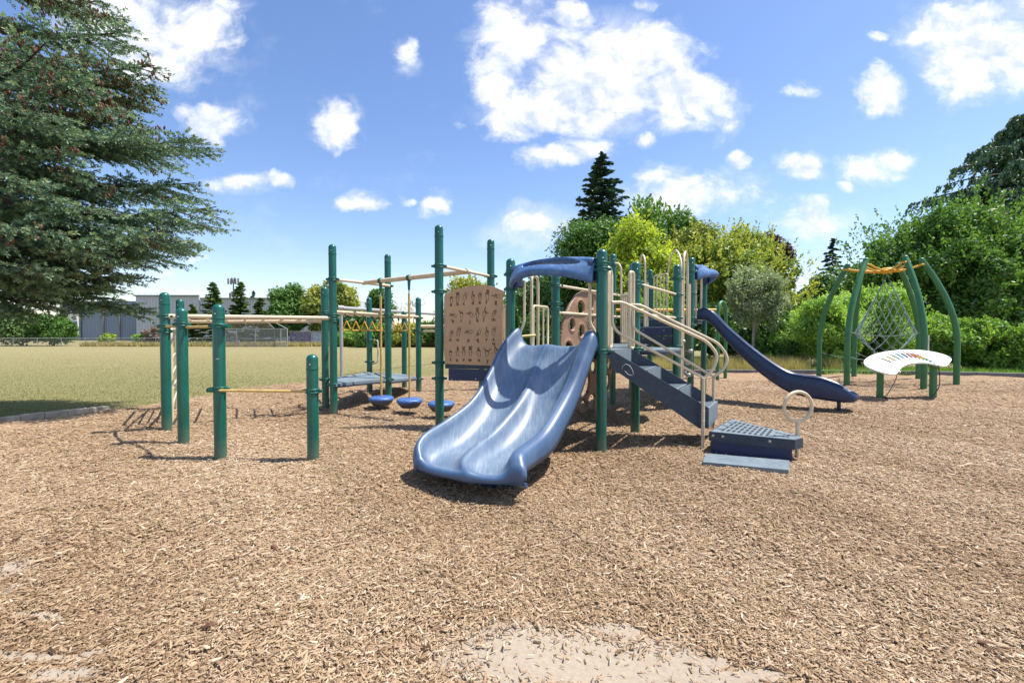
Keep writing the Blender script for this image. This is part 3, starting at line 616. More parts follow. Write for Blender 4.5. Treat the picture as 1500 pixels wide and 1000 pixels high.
# ---- main deck posts
O1, _ = post(748, 6.0, 2.325, (2.12, 1.925, 1.14), lug=(1, -.8)); P1, _ = post(881, 5.17, 2.30, (2.13, 2.07, 1.145), r=.0615, lug=(1, -.2))
Q1, _ = post(931, 6.1, 2.30, (2.02, 1.97, 1.60, 1.13)); O2, _ = post(814, 6.8, 2.30, (2.05, 1.78, 1.70, 1.13))
R1, _ = post(897.5, 8.6, 2.82, (2.62, 2.06, 1.62, 1.1)); T1, _ = post(991, 7.9, 2.52, (2.28, 2.0, 1.60, 1.1))
T2, _ = post(1012, 8.9, 2.80, (2.53, 2.10, 1.62, 1.48)); T3, _ = post(1031, 10.0, 2.80, (2.53, 1.6)); S1, _ = post(952, 10.8, 2.82, (2.6, 1.7)); U1, _ = post(926, 9.7, 2.80, (2.5, 1.6))
def deck(pts, z, th=.10, name='deck'):
    o = fixn(MB().prism([(p[0], p[1], z) for p in pts], (0, 0, -.03)).build(name, M['deck'], PS))
    cx = sum(p[0] for p in pts)/len(pts); cy = sum(p[1] for p in pts)/len(pts)
    q = [(cx+(p[0]-cx)*.985, cy+(p[1]-cy)*.985, z-.031) for p in pts]
    fixn(MB().prism(q, (0, 0, -th+.03)).build('deck_frame', M['steel_blue'], o)); return o
deck([O1, P1, Q1, O2], 1.15)
deck([R1, T1, T2, U1], 1.45); deck([U1, T2, T3, S1], 1.62)
# bridge between the two decks and the half-round landing
deck([(O2[0]+.02, O2[1]+.06), (O2[0]+.62, O2[1]-.32), (R1[0]+.62, R1[1]-.34), R1], 1.14)
mid = [(Q1[0]-.10, Q1[1]+.25)]; ctr = np.array([(Q1[0]+T1[0])/2-.02, (Q1[1]+T1[1])/2+.12]); ax = nrm(np.array([T1[0]-Q1[0], T1[1]-Q1[1]])); pr = np.array([ax[1], -ax[0]])
arc = [tuple(ctr+ax*.62*math.cos(t)+pr*.36*math.sin(t)) for t in [PI*i/14 for i in range(15)]]
arc = [(ctr[0]-pr[0]*.55+ax[0]*.62, ctr[1]-pr[1]*.55+ax[1]*.62)]+arc+[(ctr[0]-pr[0]*.55-ax[0]*.62, ctr[1]-pr[1]*.55-ax[1]*.62)]
deck([tuple(p) for p in arc], 1.10, .07, 'half_round_landing')
def riser(a, b, z0, z1, mat, name='riser', bolts=3):
    a = np.array([*a, 0.]); b = np.array([*b, 0.]); d = nrm(b-a); n = np.array([d[1], -d[0], 0])
    q = MB(); q.box((a+b)/2+np.array([0, 0, (z0+z1)/2]), (np.linalg.norm(b-a)-.13, .035, z1-z0), (d, n, (0, 0, 1)), .004); o = q.build(name, mat, PS)
    q = MB()
    for i in range(bolts):
        t = .18+.64*i/max(1, bolts-1); q.lathe(a+(b-a)*t+n*.018+np.array([0, 0, z1-.045]), [(.011, 0), (.011, .004), (0, .006)], 8, axis=n)
    q.build('bolt', M['bolt'], o); return o
riser(R1, T1, 1.29, 1.43, M['navy']); riser(R1, T1, 1.12, 1.285, M['steel_blue'])
riser(U1, T2, 1.46, 1.60, M['steel_blue'])
# lower pod step under the letter panel
dN = nrm(np.array([O1[0]-N1[0], O1[1]-N1[1]])); pn = np.array([dN[1], -dN[0]]);
NO = lambda t, off=0: (N1[0]+(O1[0]-N1[0])*t+pn[0]*off, N1[1]+(O1[1]-N1[1])*t+pn[1]*off)

# ---- sign-language panel
p0 = np.array([*NO(.5, .0), 1.4]); npn = np.array([pn[0], pn[1], 0])
pl = lambda px, py, off=0: np.array(onplane(px, py, p0+npn*off, npn))
outline = [(651.5, 529), (650, 512), (650.3, 470), (650.5, 434)]
outline += [(652.5, 430.5), (660, 427), (672, 422.5), (690, 418.8), (706, 417.5), (718, 418.6), (728, 421.8), (736, 425.5), (739, 427.5), (739, 429.5), (736.8, 433), (736, 438), (736.6, 480), (735, 536), (656, 533), (652, 532)]
fixn(MB().prism([pl(*q) for q in outline], -npn*.022).build('letter_panel', M['brown'], PS)); LP = bpy.context.scene.objects[-1] if False else [o for o in C.objects if o.name.startswith('letter_panel')][0]
LP['label'] = 'tan sign-language alphabet panel with dark engraved hands'
def pc(cx, cy, off=.0): return pl(640+cx/6.664, 410+cy/6.664, off)
S6 = np.linalg.norm(pc(101, 300)-pc(100, 300)); uh = nrm(pc(300, 300)-pc(100, 300)); uv = nrm(pc(100, 100)-pc(100, 300)); uv = np.array([0, 0, 1.])
def hand(cx, cy, kind, rot=0, s=1.0):
    b = MB(); o = pc(cx, cy, .003)
    def pt(x, y):
        a = R(rot); xx, yy = x*math.cos(a)-y*math.sin(a), x*math.sin(a)+y*math.cos(a)
        return o+(uh*xx+uv*yy)*S6*s
    def ln(ps, w=1.15): b.tube([pt(*p) for p in catmull([(*p, 0) for p in ps], 4)] if False else [pt(*p) for p in ps], w*S6*1.0, 4)
    def fing(x, y, ang, l, w=5.5):
        a = R(ang); dx, dy = math.sin(a), math.cos(a); px_, py_ = dy, -dx; h = w/2
        ln([(x-px_*h, y-py_*h), (x+dx*l-px_*h, y+dy*l-py_*h), (x+dx*(l+h), y+dy*(l+h)), (x+dx*l+px_*h, y+dy*l+py_*h), (x+px_*h, y+py_*h)])
    palm = [(-8, -38), (-9, -22), (-14, -10), (-15, 4), (-11, 12), (0, 14), (11, 12), (14, 2), (12, -12), (8, -24), (8, -38)]
    ln(palm)
    if kind == 'fist': [fing(x, 2, 0, 8) for x in (-9, -3, 3, 9)]; ln([(-14, 0), (-4, -6), (6, -4)])
    if kind == 'thumbfist': [fing(x, 2, 0, 8) for x in (-9, -3, 3, 9)]; fing(-14, 2, -8, 14, 5)
    if kind == 'flat': [fing(x, 12, (x)*.4, 26-abs(x)*.7, 6) for x in (-9, -3, 3, 9)]; ln([(-12, -4), (2, 2), (8, -2)])
    if kind == 'one': fing(-4, 12, 0, 30, 6); [fing(x, 0, 0, 9) for x in (3, 9)]; ln([(-12, -6), (2, -2), (8, -6)])
    if kind == 'two': fing(-6, 12, -6, 30, 6); fing(3, 12, 5, 30, 6); fing(10, 0, 0, 8); ln([(-10, -6), (2, 0), (9, -4)])
    if kind == 'three': fing(-8, 12, -9, 27, 6); fing(0, 13, 0, 30, 6); fing(8, 12, 9, 27, 6); ln([(-6, -8), (4, 0), (10, -6)])
    if kind == 'curve': ln([(-13, 8), (-12, 24), (0, 36), (14, 34), (18, 26), (8, 24), (2, 16), (4, 6), (16, 4), (20, -2), (12, -8)])
    if kind == 'round': ln([(-13, 6), (-10, 22), (2, 30), (13, 22), (13, 6)]); ln([(-5, 4), (-4, 16), (3, 20), (7, 12), (4, 2), (-3, 0)]); ln([(-8, -8), (0, -4), (8, -8)])
    if kind == 'okay': ln([(-12, 6), (-14, 16), (-6, 20), (0, 12), (-4, 4)]); fing(-1, 14, 0, 28, 6); fing(6, 13, 6, 26, 6); fing(11, 10, 12, 22, 5)
    if kind == 'pinky': fing(-11, 10, -22, 20, 5); [fing(x, 2, 0, 9) for x in (-4, 2, 8)]
    if kind == 'ell': fing(-4, 12, 0, 32, 6); fing(12, 0, 62, 20, 6); [fing(x, 0, 0, 8) for x in (3, 8)]
    if kind == 'horns': fing(-12, 8, -42, 24, 5.5); fing(12, 8, 40, 24, 5.5); [fing(x, 2, 0, 8) for x in (-6, 0, 6)]
    if kind == 'hook': fing(-4, 10, 10, 18, 6); ln([(0, 30), (10, 30), (12, 22), (4, 20)]); [fing(x, 0, 0, 9) for x in (3, 9)]
    if kind == 'point': fing(-2, 13, 3, 30, 6); fing(5, 12, 14, 22, 6); ln([(-10, -2), (0, 4), (8, 0)])
    b.build('engraved_hand', M['engrave'], LP)
def letter(ch, cx, cy, size=34, rot=0):
    cu = bpy.data.curves.new('t', 'FONT'); cu.body = ch; cu.size = size*S6*1.25; cu.align_x = 'CENTER'; cu.align_y = 'CENTER'; cu.extrude = .0012; cu.offset = S6*.5
    t = bpy.data.objects.new('t', cu); C.objects.link(t); bpy.context.view_layer.update()
    me = bpy.data.meshes.new_from_object(t.evaluated_get(bpy.context.evaluated_depsgraph_get())); C.objects.unlink(t); bpy.data.objects.remove(t); bpy.data.curves.remove(cu)
    a = R(rot); ca, sa = math.cos(a), math.sin(a); o = pc(cx, cy, .003)
    ux_ = uh*ca+uv*sa; uy_ = -uh*sa+uv*ca; off = WL[PS.name]
    for v in me.vertices:
        q = o+ux_*v.co.x+uy_*v.co.y+npn*v.co.z; v.co = q-off
    me.materials.clear(); me.materials.append(M['engrave']); ob = link('engraved_letter', me, LP)
HL = [('a', 138, 238, 142, 178, 'fist', 0, .95), ('b', 202, 234, 203, 165, 'flat', 0, 1.05), ('c', 262, 228, 272, 165, 'curve', -18, 1.05), ('d', 350, 224, 352, 158, 'one', 0, 1.), ('e', 418, 217, 421, 155, 'round', 0, 1.), ('f', 482, 217, 492, 150, 'okay', 4, 1.1), ('g', 575, 215, 578, 155, 'one', 78, 1.),
      ('h', 155, 402, 165, 345, 'two', 78, .95), ('i', 235, 397, 240, 330, 'pinky', 4, 1.05), ('j', 322, 404, 325, 330, 'pinky', 48, 1.05), ('k', 395, 392, 396, 325, 'two', 0, 1.1), ('l', 457, 387, 466, 320, 'ell', -14, 1.05), ('m', 552, 385, 560, 322, 'round', -25, 1.),
      ('n', 132, 582, 142, 520, 'round', -20, 1.), ('o', 203, 582, 214, 498, 'round', -12, 1.3), ('p', 308, 584, 318, 505, 'point', 100, 1.05), ('q', 397, 584, 408, 515, 'hook', 150, 1.), ('r', 485, 580, 488, 510, 'one', 0, 1.05), ('s', 552, 578, 555, 495, 'round', -12, 1.15),
      ('t', 135, 774, 136, 708, 'thumbfist', -8, .95), ('u', 195, 777, 200, 700, 'point', 0, 1.05), ('v', 260, 777, 262, 700, 'two', 0, 1.05), ('w', 322, 779, 327, 698, 'three', 0, 1.1), ('x', 410, 780, 407, 700, 'hook', 10, 1.2), ('y', 494, 787, 490, 703, 'horns', -4, 1.1), ('z', 548, 622, 578, 686, 'one', 14, 1.05)]
for ch, lx, ly, hx, hy, kd, ro, s in HL:
    letter(ch, lx, ly, 36, 90 if ch == 'z' else 0); hand(hx, hy, kd, ro, s*.95)
o = fixn(MB().prism([pl(652, 533), pl(762, 536.5), pl(762, 541.5), pl(652, 539.5)], -npn*.05).build('panel_beam', M['steel_blue'], PS))
o = fixn(MB().prism([pl(657, 540, .01), pl(775, 543, .01), pl(775, 560, .01), pl(657, 557, .01)], -npn*.04).build('lower_panel', M['navy'], PS)); o['label'] = 'navy panel below the sign-language board'
q = MB()
for px, py in ((662, 556), (697, 555), (732, 556.5)): q.lathe(pl(px, py, .0105), [(.013, 0), (.013, .005), (0, .008)], 10, axis=npn)
q.build('bolt', M['bolt'], o)

# ---- double slide
stn = [  # L crest, C crest, R crest (px,py,Y) , bed z
 ((760, 486, 5.98), (803, 509, 5.62), (866, 489, 5.25), 1.165),
 ((756.5, 482.5, 5.84), (800.5, 508, 5.50), (860, 486, 5.15), 1.15),
 ((735, 508, 5.64), (789, 533, 5.33), (849, 514, 5.02), .94),
 ((716, 549, 5.34), (775, 561, 5.10), (834, 554, 4.84), .645),
 ((691, 587, 4.98), (757, 590, 4.85), (815, 592, 4.60), .395),
 ((654, 616, 4.60), (724, 628, 4.48), (790, 631, 4.28), .215),
 ((624, 635, 4.32), (692, 655, 4.12), (763, 653, 3.96), .175),
 ((612.5, 651, 4.18), (679, 673, 3.92), (752, 664, 3.80), .135),
 ((614, 671, 4.07), (684, 693, 3.77), (752.5, 681, 3.71), .165)]
wear_lit = [.2, .5, .9, 1, 1, .95, .85, .8, .3]
Lc = catmull([P(*s[0]) for s in stn], 9); Cc = catmull([P(*s[1]) for s in stn], 9); Rc = catmull([P(*s[2]) for s in stn], 9)
bz = [float(q[0]) for q in catmull([(s[3], 0, 0) for s in stn], 9)]; ti = [float(q[0]) for q in catmull([(w_, 0, 0) for w_ in wear_lit], 9)]
rows = []; tints = []
for i in range(len(Lc)):
    l, c, r = Lc[i], Cc[i], Rc[i]; row = []; tr = []
    ex = nrm(np.array([r[0]-l[0], r[1]-l[1], 0])); f_ = i/(len(Lc)-1)
    ow = .05+.02*math.sin(PI*f_); dz = min(1, l[2]/.5)
    for (o_, d_) in ((.105, -.20), (.10, -.13), (.088, -.055), (.06, -.018), (.035, -.008), (.018, -.004)):
        row.append(l+ex*.02-ex*o_*(.62-.15*f_)+np.array([0, 0, d_*dz*.9])); tr.append(.15)
    for (a_, b_, sgn) in ((l, c, 0), (c, r, 1)):
        for j in range(25):
            v = j/24
            if sgn and j == 0: continue
            p = a_+(b_-a_)*v; rim = a_[2]+(b_[2]-a_[2])*v; e = abs(2*v-1)
            bed = min(bz[i]+(.0 if f_ > .1 else 0), rim-.01); p = np.array([p[0], p[1], bed+(rim-bed)*e**3.1]); row.append(p); tr.append(max(ti[i]*(1-e**6), .95*ti[i]*(e > .93)))  # pale beds are part wear, part painted light; pale crests paint highlights
    for (o_, d_) in ((.02, -.012), (.036, -.028), (.05, -.026), (.066, -.020), (.085, -.04), (.10, -.10), (.105, -.17), (.10, -.24)):
        row.append(r+ex*o_*.95+np.array([0, 0, d_*dz*.9])); tr.append(.15)
    rows.append(row); tints.append(tr)
# rolled-under exit lip
ext = rows[-1]; fwd = nrm(np.array([-.50, -.86, 0]))
ncol = len(ext)
for (d_, z_, kk) in ((.012, -.012, .10), (.02, -.035, .35), (.018, -.065, .7), (.0, -.10, 1.0), (-.05, -.13, 1.15)):
    nr = []
    for j, p in enumerate(ext):
        u = j/(ncol-1); bul = .03*math.sin(PI*min(1, max(0, (u-.08)/.36)))**2 + .035*math.sin(PI*min(1, max(0, (u-.52)/.40)))**2
        z = p[2]+(.125-p[2])*kk
        nr.append(np.array([p[0], p[1], 0])+fwd*(d_+bul*min(1, d_/.045))+np.array([0, 0, z]))
    rows.append(nr); tints.append([.1]*ncol)
A = np.array(rows); 
for it in range(3):
    B_ = A.copy(); B_[1:-1, 1:-1] = A[1:-1, 1:-1]*.5+.125*(A[:-2, 1:-1]+A[2:, 1:-1]+A[1:-1, :-2]+A[1:-1, 2:]); A = B_
nr_, nc_ = A.shape[:2]; V = A.reshape(-1, 3); Fq = [(i*nc_+j, i*nc_+j+1, (i+1)*nc_+j+1, (i+1)*nc_+j) for i in range(nr_-1) for j in range(nc_-1)]
sl = npmesh('double_slide', V, Fq, 4, M['slide'], PS, tint=np.array(tints).ravel(), smooth=True)
sl['label'] = 'wide blue double slide with worn pale chutes'
md = sl.modifiers.new('s', 'SOLIDIFY'); md.thickness = .022; md.offset = -1
# under-lip keel resting on the chips
kp = [np.array(A[-1][j]) for j in range(16, nc_-18, 4)]
q = MB(); kp = [p-fwd*.22 for p in kp]; bk = [p-fwd*.2 for p in kp]
n_ = len(kp); q.add([np.array([p[0], p[1], .14]) for p in kp]+[np.array([p[0]-fwd[0]*.03, p[1]-fwd[1]*.03, -.03]) for p in kp]+[np.array([p[0], p[1], -.03]) for p in bk], [(i, i+1, n_+i+1, n_+i) for i in range(n_-1)], True)
fixn(q.build('exit_base', M['blue_dark'], sl))

# ---- slide hood
def hood(a, b, zb, out_, mat, name='slide_hood'):
    a = np.array([*a, 0.]); b = np.array([*b, 0.]); e = nrm(b-a); L_ = np.linalg.norm(b-a); o_ = np.array([*nrm(np.array(out_)), 0.])
    a = a+e*.085; b = b-e*.075; L_ = np.linalg.norm(b-a)
    def sec(u):   # closed cross-section at u
        s = math.sin(PI*u)**.8; pr_ = .05+.27*s; lift = .13*math.sin(PI*u)**.7
        base = a+e*L_*u
        pts = [(-.04, .20+lift*.35), (.02, .235+lift*.35), (.05+.25*pr_, .225+lift*.40), (pr_*.62+.02, .185+lift*.45), (pr_*.86+.03, .12+lift*.52), (pr_+.04, .05+lift*.70), (pr_+.045, .0+lift*.85), (pr_+.02, -.03+lift*.9)]
        return catmull([base+o_*x+np.array([0, 0, zb+z]) for x, z in pts], 9)
    nu = 190; rows_ = [sec(i/nu) for i in range(nu+1)]; q = MB(); V = [p for r_ in rows_ for p in r_]; k = len(rows_[0]); fs = []
    for i in range(nu):
        for j in range(k-1):
            u = (i+.5)/nu; jc = 27+8*abs(u-.56)
            if ((u-.56)/.33)**2+((j+.5-jc)/9.5)**2 < 1: continue
            fs.append((i*k+j, i*k+j+1, (i+1)*k+j+1, (i+1)*k+j))
    q.add(V, fs, True)
    ho = q.build(name, mat, PS); m_ = ho.modifiers.new('s', 'SOLIDIFY'); m_.thickness = .045; m_.offset = 0
    
    for end, sg in ((a, 1), (b, -1)):
        q = MB(); c = end+e*sg*.045+np.array([0, 0, zb+.105]); q.box(c+o_*.03, (.10, .16, .245), (e, o_, (0, 0, 1)), .02); q.build('hood_end', M['blue_dark'], ho)
        q = MB(); q.tube([end-e*sg*.055+np.array([0, 0, zb+.13]), end+e*sg*.01+np.array([0, 0, zb+.13])], .022, 10); q.build('hood_bolt', M['cream'], ho)
    return ho
h1 = hood(O1, P1, 1.945, (-.63, -.78), M['hood']); h1['label'] = 'blue arched hood over the double slide'
h2 = hood(T2, T3, 2.40, (.82, -.57), M['hood']); h2['label'] = 'blue hood over the single slide'
# hood grips
pipe('slide_grip', [P(768, 411, 5.93), P(768, 473, 5.93), P(761.5, 487, 5.93), P(763, 500, 5.95)], .018, 'cream', .05)
pipe('slide_grip', [P(864, 408, 5.27), P(864, 473, 5.27), P(872, 486, 5.25), P(873, 500, 5.25)], .018, 'cream', .05)

# ---- barriers of cream tube
def picket(a, b, z0, z1, n, r=.013, name='picket_barrier', frame=.017):
    a = np.array(a, float); b = np.array(b, float)
    q = MB()
    q.tube(rounded([(a[0], a[1], z0), (a[0], a[1], z1), (b[0], b[1], z1), (b[0], b[1], z0)], .05)+[np.array([a[0], a[1], z0])], frame, 8)
    o = q.build(name, M['cream'], PS)
    for i in range(1, n+1):
        p = a+(b-a)*i/(n+1); MB().tube([(p[0], p[1], z0), (p[0], p[1], z1)], r, 8).build('picket', M['cream'], o)
    return o
def loop(a, b, z0, z1, r=.02, rad=.07, name='barrier_loop'):
    q = MB(); pts = rounded([((a[0]+b[0])/2, (a[1]+b[1])/2, z0), (a[0], a[1], z0), (a[0], a[1], z1), (b[0], b[1], z1), (b[0], b[1], z0), ((a[0]+b[0])/2, (a[1]+b[1])/2, z0)], rad)
    q.tube(pts, r, 10); return q.build(name, M['cream'], PS)
def at(px, Y): return ((px-750)/F*Y, Y)
# entry loops at the top of the stairs
loop(at(889.5, 5.32), at(894.3, 5.52), 1.17, 2.12, .020, .06); loop(at(892, 5.34), at(896, 5.60), 1.18, 2.08, .016, .06)
loop(at(922, 5.92), at(927.5, 6.0), 1.15, 2.14, .021, .04); loop(at(924.5, 6.0), at(929, 6.12), 1.16, 2.12, .018, .04)
# rear-left of the main deck: tall loops and pickets
loop(at(778.5, 6.2), at(788, 6.62), 1.12, 2.14, .021, .12)
picket(at(781, 6.25), at(802.5, 6.68), 1.0, 1.72, 2)
pipe('horizontal_bar', [P(762, 505, 6.1), P(763, 492.5, 6.1), P(784, 491, 6.2)], .017, 'yellowtube', .04)
picket(at(735.5, 7.3), at(742.5, 6.3), .95, 1.74, 1)
# bridge rails, left and right
for z in (2.045, 1.645): bar('bridge_rail', (O2[0]+.04, O2[1]-.04, z), (R1[0]+.15, R1[1]-.0, z-.01), .021, M['cream'], 12)
for z in (2.005, 1.60): bar('bridge_rail', (Q1[0]+.04, Q1[1]+.02, z), (T1[0]-.03, T1[1]-.03, z), .021, M['cream'], 12)
pipe('barrier_loop', [P(901, 385.5, 8.5), P(906, 386, 8.5), P(910, 392, 8.45), P(910, 502, 8.4)], .019, 'cream', .1)
picket(at(910, 8.3), at(921, 7.95), 1.16, 2.02, 3, .013)
picket(at(911, 7.9), at(922, 7.6), 1.18, 1.98, 3, .013)
# arches over the upper deck
def arch(pa, pb, zb0, zt, r=.019):
    pa = np.array([*pa, 0.]); pb = np.array([*pb, 0.]); c = (pa+pb)/2; R_ = np.linalg.norm(pb-pa)/2; e = nrm(pb-pa)
    pts = [pa+np.array([0, 0, zb0])]+[c+e*R_*-math.cos(t)+np.array([0, 0, zt-R_+R_*math.sin(t)]) for t in [PI*i/14 for i in range(15)]]+[pb+np.array([0, 0, zb0])]
    return MB().tube(pts, r, 10).build('climber_arch', M['cream'], PS)
arch(at(936, 9.55), at(944.3, 9.0), 1.3, zat(940, 374, 9.3))
arch(at(977, 10.7), at(998.5, 9.3), 1.45, zat(985, 365, 9.8), .020)
arch(at(1000.3, 8.0), at(1006.3, 8.5), .5, zat(1003, 368.5, 8.2), .021)
for px, Y, t, b__ in ((944.5, 8.7, 413, 478), (947.8, 8.8, 414, 478), (997.6, 7.95, 410, 560), (999.6, 8.05, 411, 480), (1007.2, 8.4, 416, 500), (1009.6, 8.55, 416, 500)):
    x = at(px, Y); MB().tube([(x[0], x[1], zat(px, b__, Y)), (x[0], x[1], zat(px, t, Y))], .022, 10).build('barrier_upright', M['cream'], PS)
picket(at(957, 10.75), at(977, 10.3), zat(960, 465, 10.6), zat(960, 403, 10.6), 3, .014)
bar('horizontal_bar', P(940, 461, 9.0), P(984, 466, 8.2), .018, M['cream'])
for px in (1019, 1026.5): x = at(px, 9.3); MB().tube([(*x, 1.62), (*x, zat(px, 404, 9.3))], .02, 10).build('slide_grip', M['cream'], PS)
# vertical rung climber with grey holds below the upper deck
e1 = at(1000.5, 8.3); gp = MB().box(((at(1000, 8.1)[0]+at(1008.5, 8.6)[0])/2, 8.35, .96), (.035, .62, .78), (nrm((.17, .98, 0)), nrm((.98, -.17, 0)), (0, 0, 1)) if False else None, .008); gp.build('activity_panel', M['mint'], PS)
for px, py in ((1001, 500), (1012, 514), (1003, 545), (1009, 549), (1007, 532)):
    c = P(px, py, 8.0); MB().lathe(c, [(.0, -.04), (.03, -.035), (.035, 0), (.03, .03), (0, .035)], 12, axis=(1, -.4, 0)).tube([c, (c[0]-.08, c[1]+.1, c[2])], .012, 6).build('climbing_knob', M['galv'], PS)
for z in (.35, .62, .9): bar('climber_rung', (at(999, 8.0)[0], 8.0, z), (at(1010, 8.5)[0], 8.55, z), .016, M['cream'])

# ---- pod climber discs (brown, with openings)
def disc_wall():
    c0_ = np.array([(O2[0]+R1[0])/2, (O2[1]+R1[1])/2]); e = nrm(np.array([R1[0]-O2[0], R1[1]-O2[1]])); e3 = np.array([e[0], e[1], 0]); n3 = np.array([e[1], -e[0], 0])
    cz = 1.02; Rr = 1.04
    holes = []   # (x, z, rx, rz, petal)
    for ring, cnt, rh in ((.80, 13, .085), (.52, 9, .095), (.25, 5, .08)):
        for k in range(cnt):
            t = 2*PI*k/cnt+ring*2; x, z = ring*Rr*math.cos(t), ring*Rr*math.sin(t)
            if z > .03: holes.append((x, z, rh*(1+.25*math.sin(k*2.3)), rh*(1.15+.25*math.cos(k*1.7))))
    low = [(-.66, -.62, .12, .11), (-.33, -.50, .20, .22), (.30, -.48, .21, .22), (-.30, -.87, .10, .08), (.0, -.82, .14, .11), (.34, -.86, .1, .08), (.68, -.56, .12, .12), (.02, -.24, .10, .09), (-.74, -.25, .12, .12), (.74, -.22, .12, .12)]
    holes += low
    g = 110; xs = np.linspace(-Rr, Rr, g+1); V = []; idx = {}; q = MB(); fs = []
    def inside(x, z):
        if z > -.03 and z < .10: return False
        if x*x+z*z > Rr*Rr: return False
        for hx, hz, rx, rz in holes:
            if ((x-hx)/rx)**2+((z-hz)/rz)**2 < 1: return False
        return True
    def depth(x, z):   # bulging relief round each hole
        d = .0; m = min((((x-hx)/rx)**2+((z-hz)/rz)**2) for hx, hz, rx, rz in holes); return .03*math.exp(-(m-1)*1.3)+.05*(1-(x*x+z*z)/(Rr*Rr))
    def vid(i, j):
        if (i, j) not in idx:
            x, z = xs[i], xs[j]; idx[(i, j)] = len(V)
            # snap to circle/hole outlines
            rr_ = math.hypot(x, z)
            if rr_ > Rr*.99: x, z = x*Rr/rr_, z*Rr/rr_
            for hx, hz, rx, rz in holes:
                m = math.sqrt(((x-hx)/rx)**2+((z-hz)/rz)**2)
                if m < 1.14 and m > .5: x, z = hx+(x-hx)/m, hz+(z-hz)/m
            V.append(np.array([c0_[0], c0_[1], cz+z])+e3*x+n3*(depth(x, z)))
        return idx[(i, j)]
    for i in range(g):
        for j in range(g):
            if inside((xs[i]+xs[i+1])/2, (xs[j]+xs[j+1])/2): fs.append((vid(i, j), vid(i+1, j), vid(i+1, j+1), vid(i, j+1)))
    q.add(V, fs, True); o = q.build('climbing_disc', M['rock'], PS); m_ = o.modifiers.new('s', 'SOLIDIFY'); m_.thickness = .05; m_.offset = 1
    o['label'] = 'tan perforated climbing disc beside the bridge'
disc_wall()

# ---- stairs
nS, nE = np.array([*at(895.5, 5.22), 0]), np.array([*at(1039.5, 5.37), 0]); fS, fE = np.array([*at(921.5, 5.92), 0]), np.array([*at(1052.5, 5.95), 0])
def zv(z): return np.array([0, 0, z])
zS, zE = 1.155, .462; nv = nrm(np.array([.33, .6, 0]))
st = MB(); st.prism([nS+zv(zS), nE+zv(zE), nE+zv(.225), nE-(nE-nS)*.10+zv(.225), nS+zv(zS-.20)], nv*.018)
stair = fixn(st.build('stair', M['steel_blue'], PS)); stair['label'] = 'dark grey-blue stair with loop handrails'
fixn(MB().prism([fS+zv(zS-.0), fE+zv(zE), fE+zv(.225), fE-(fE-fS)*.10+zv(.225), fS+zv(zS-.20)], nv*.018).build('stringer', M['steel_blue'], stair))
for i in (1, 2, 3):
    z = zS-.231*i; t1 = i/3; t0 = t1-.30
    a, b, c, d = nS+(nE-nS)*t0+nv*.02, nS+(nE-nS)*(t1-.004)+nv*.02, fS+(fE-fS)*(t1-.004), fS+(fE-fS)*t0
    tr = fixn(MB().prism([p+zv(z-.004) for p in (a, b, c, d)], zv(-.03)).build('tread', M['deck'], stair))
    fixn(MB().prism([a+zv(z-.006), d+zv(z-.006), d+zv(z+.225), a+zv(z+.225)], nrm(nE-nS)*-.012).build('stair_riser', M['deck'], stair))
    ribs = MB()
    for k in range(9): s = (k+.7)/10; p = a+(b-a)*s; r_ = d+(c-d)*s; ribs.box((p+r_)/2+zv(z-.0025), (np.linalg.norm(r_-p)-.06, .012, .004), (nrm(r_-p), nrm(b-a), (0, 0, 1)))
    ribs.build('grip_rib', M['steel_blue'], tr)
fixn(MB().prism([nE+zv(zE-.008), fE+zv(zE-.008), fE+zv(.235), nE+zv(.225)], nrm(nE-nS)*-.012).build('end_riser', M['deck'], stair))
# scratched mark on the stringer
sp_ = lambda px, py: np.array(onplane(px, py, nS+zv(1)-nv*.001, nv))
MB().tube([sp_(*p) for p in [(911, 541), (912, 536), (917, 533), (922, 535), (926, 541), (928, 547), (926, 550), (920, 548), (915, 543)]], .0028, 5).build('chalk_mark', M['sticker'], stair)
def zi(px, far): return (5.93 if far else 5.2+(px-895)/145*.16)
def hp(pts, far): return [P(x, y, zi(x, far)) for x, y in pts]
pipe('handrail', hp([(896, 443), (911, 442.5), (1036, 500), (1052, 520), (1045, 541), (1031, 554)], 0), .019, 'cream', .09, stair)
pipe('handrail', hp([(897, 443), (897, 476), (905, 487), (1031, 553.5)], 0), .017, 'cream', .07, stair)
pipe('handrail', hp([(922, 447), (936, 446), (1053, 503), (1067, 524), (1060, 542), (1046, 551)], 1), .019, 'cream', .09, stair)
pipe('handrail', hp([(926, 455), (926, 476), (932, 484), (1044, 551)], 1), .017, 'cream', .07, stair)
b0 = G(1031, 656); b0z = nE-nv*.022; Xh, Yh = at(1031, 5.30)
q = MB(); q.tube([(Xh, Yh, -.1), (Xh, Yh, P(1031, 553, 5.33)[2])], .020, 12); o = q.build('rail_post', M['cream'], stair)
q = MB()
for py in (603, 617): q.lathe(np.array(P(1031, py, Yh-.02)), [(.009, 0), (.009, .004), (0, .006)], 8, axis=(0, -1, 0))
q.build('bolt', M['bolt'], o)
Xf, Yf = at(1046, 5.96); MB().tube([(Xf, Yf, .1), (Xf, Yf, P(1046, 551, 5.93)[2])], .020, 12).build('rail_post', M['cream'], stair)

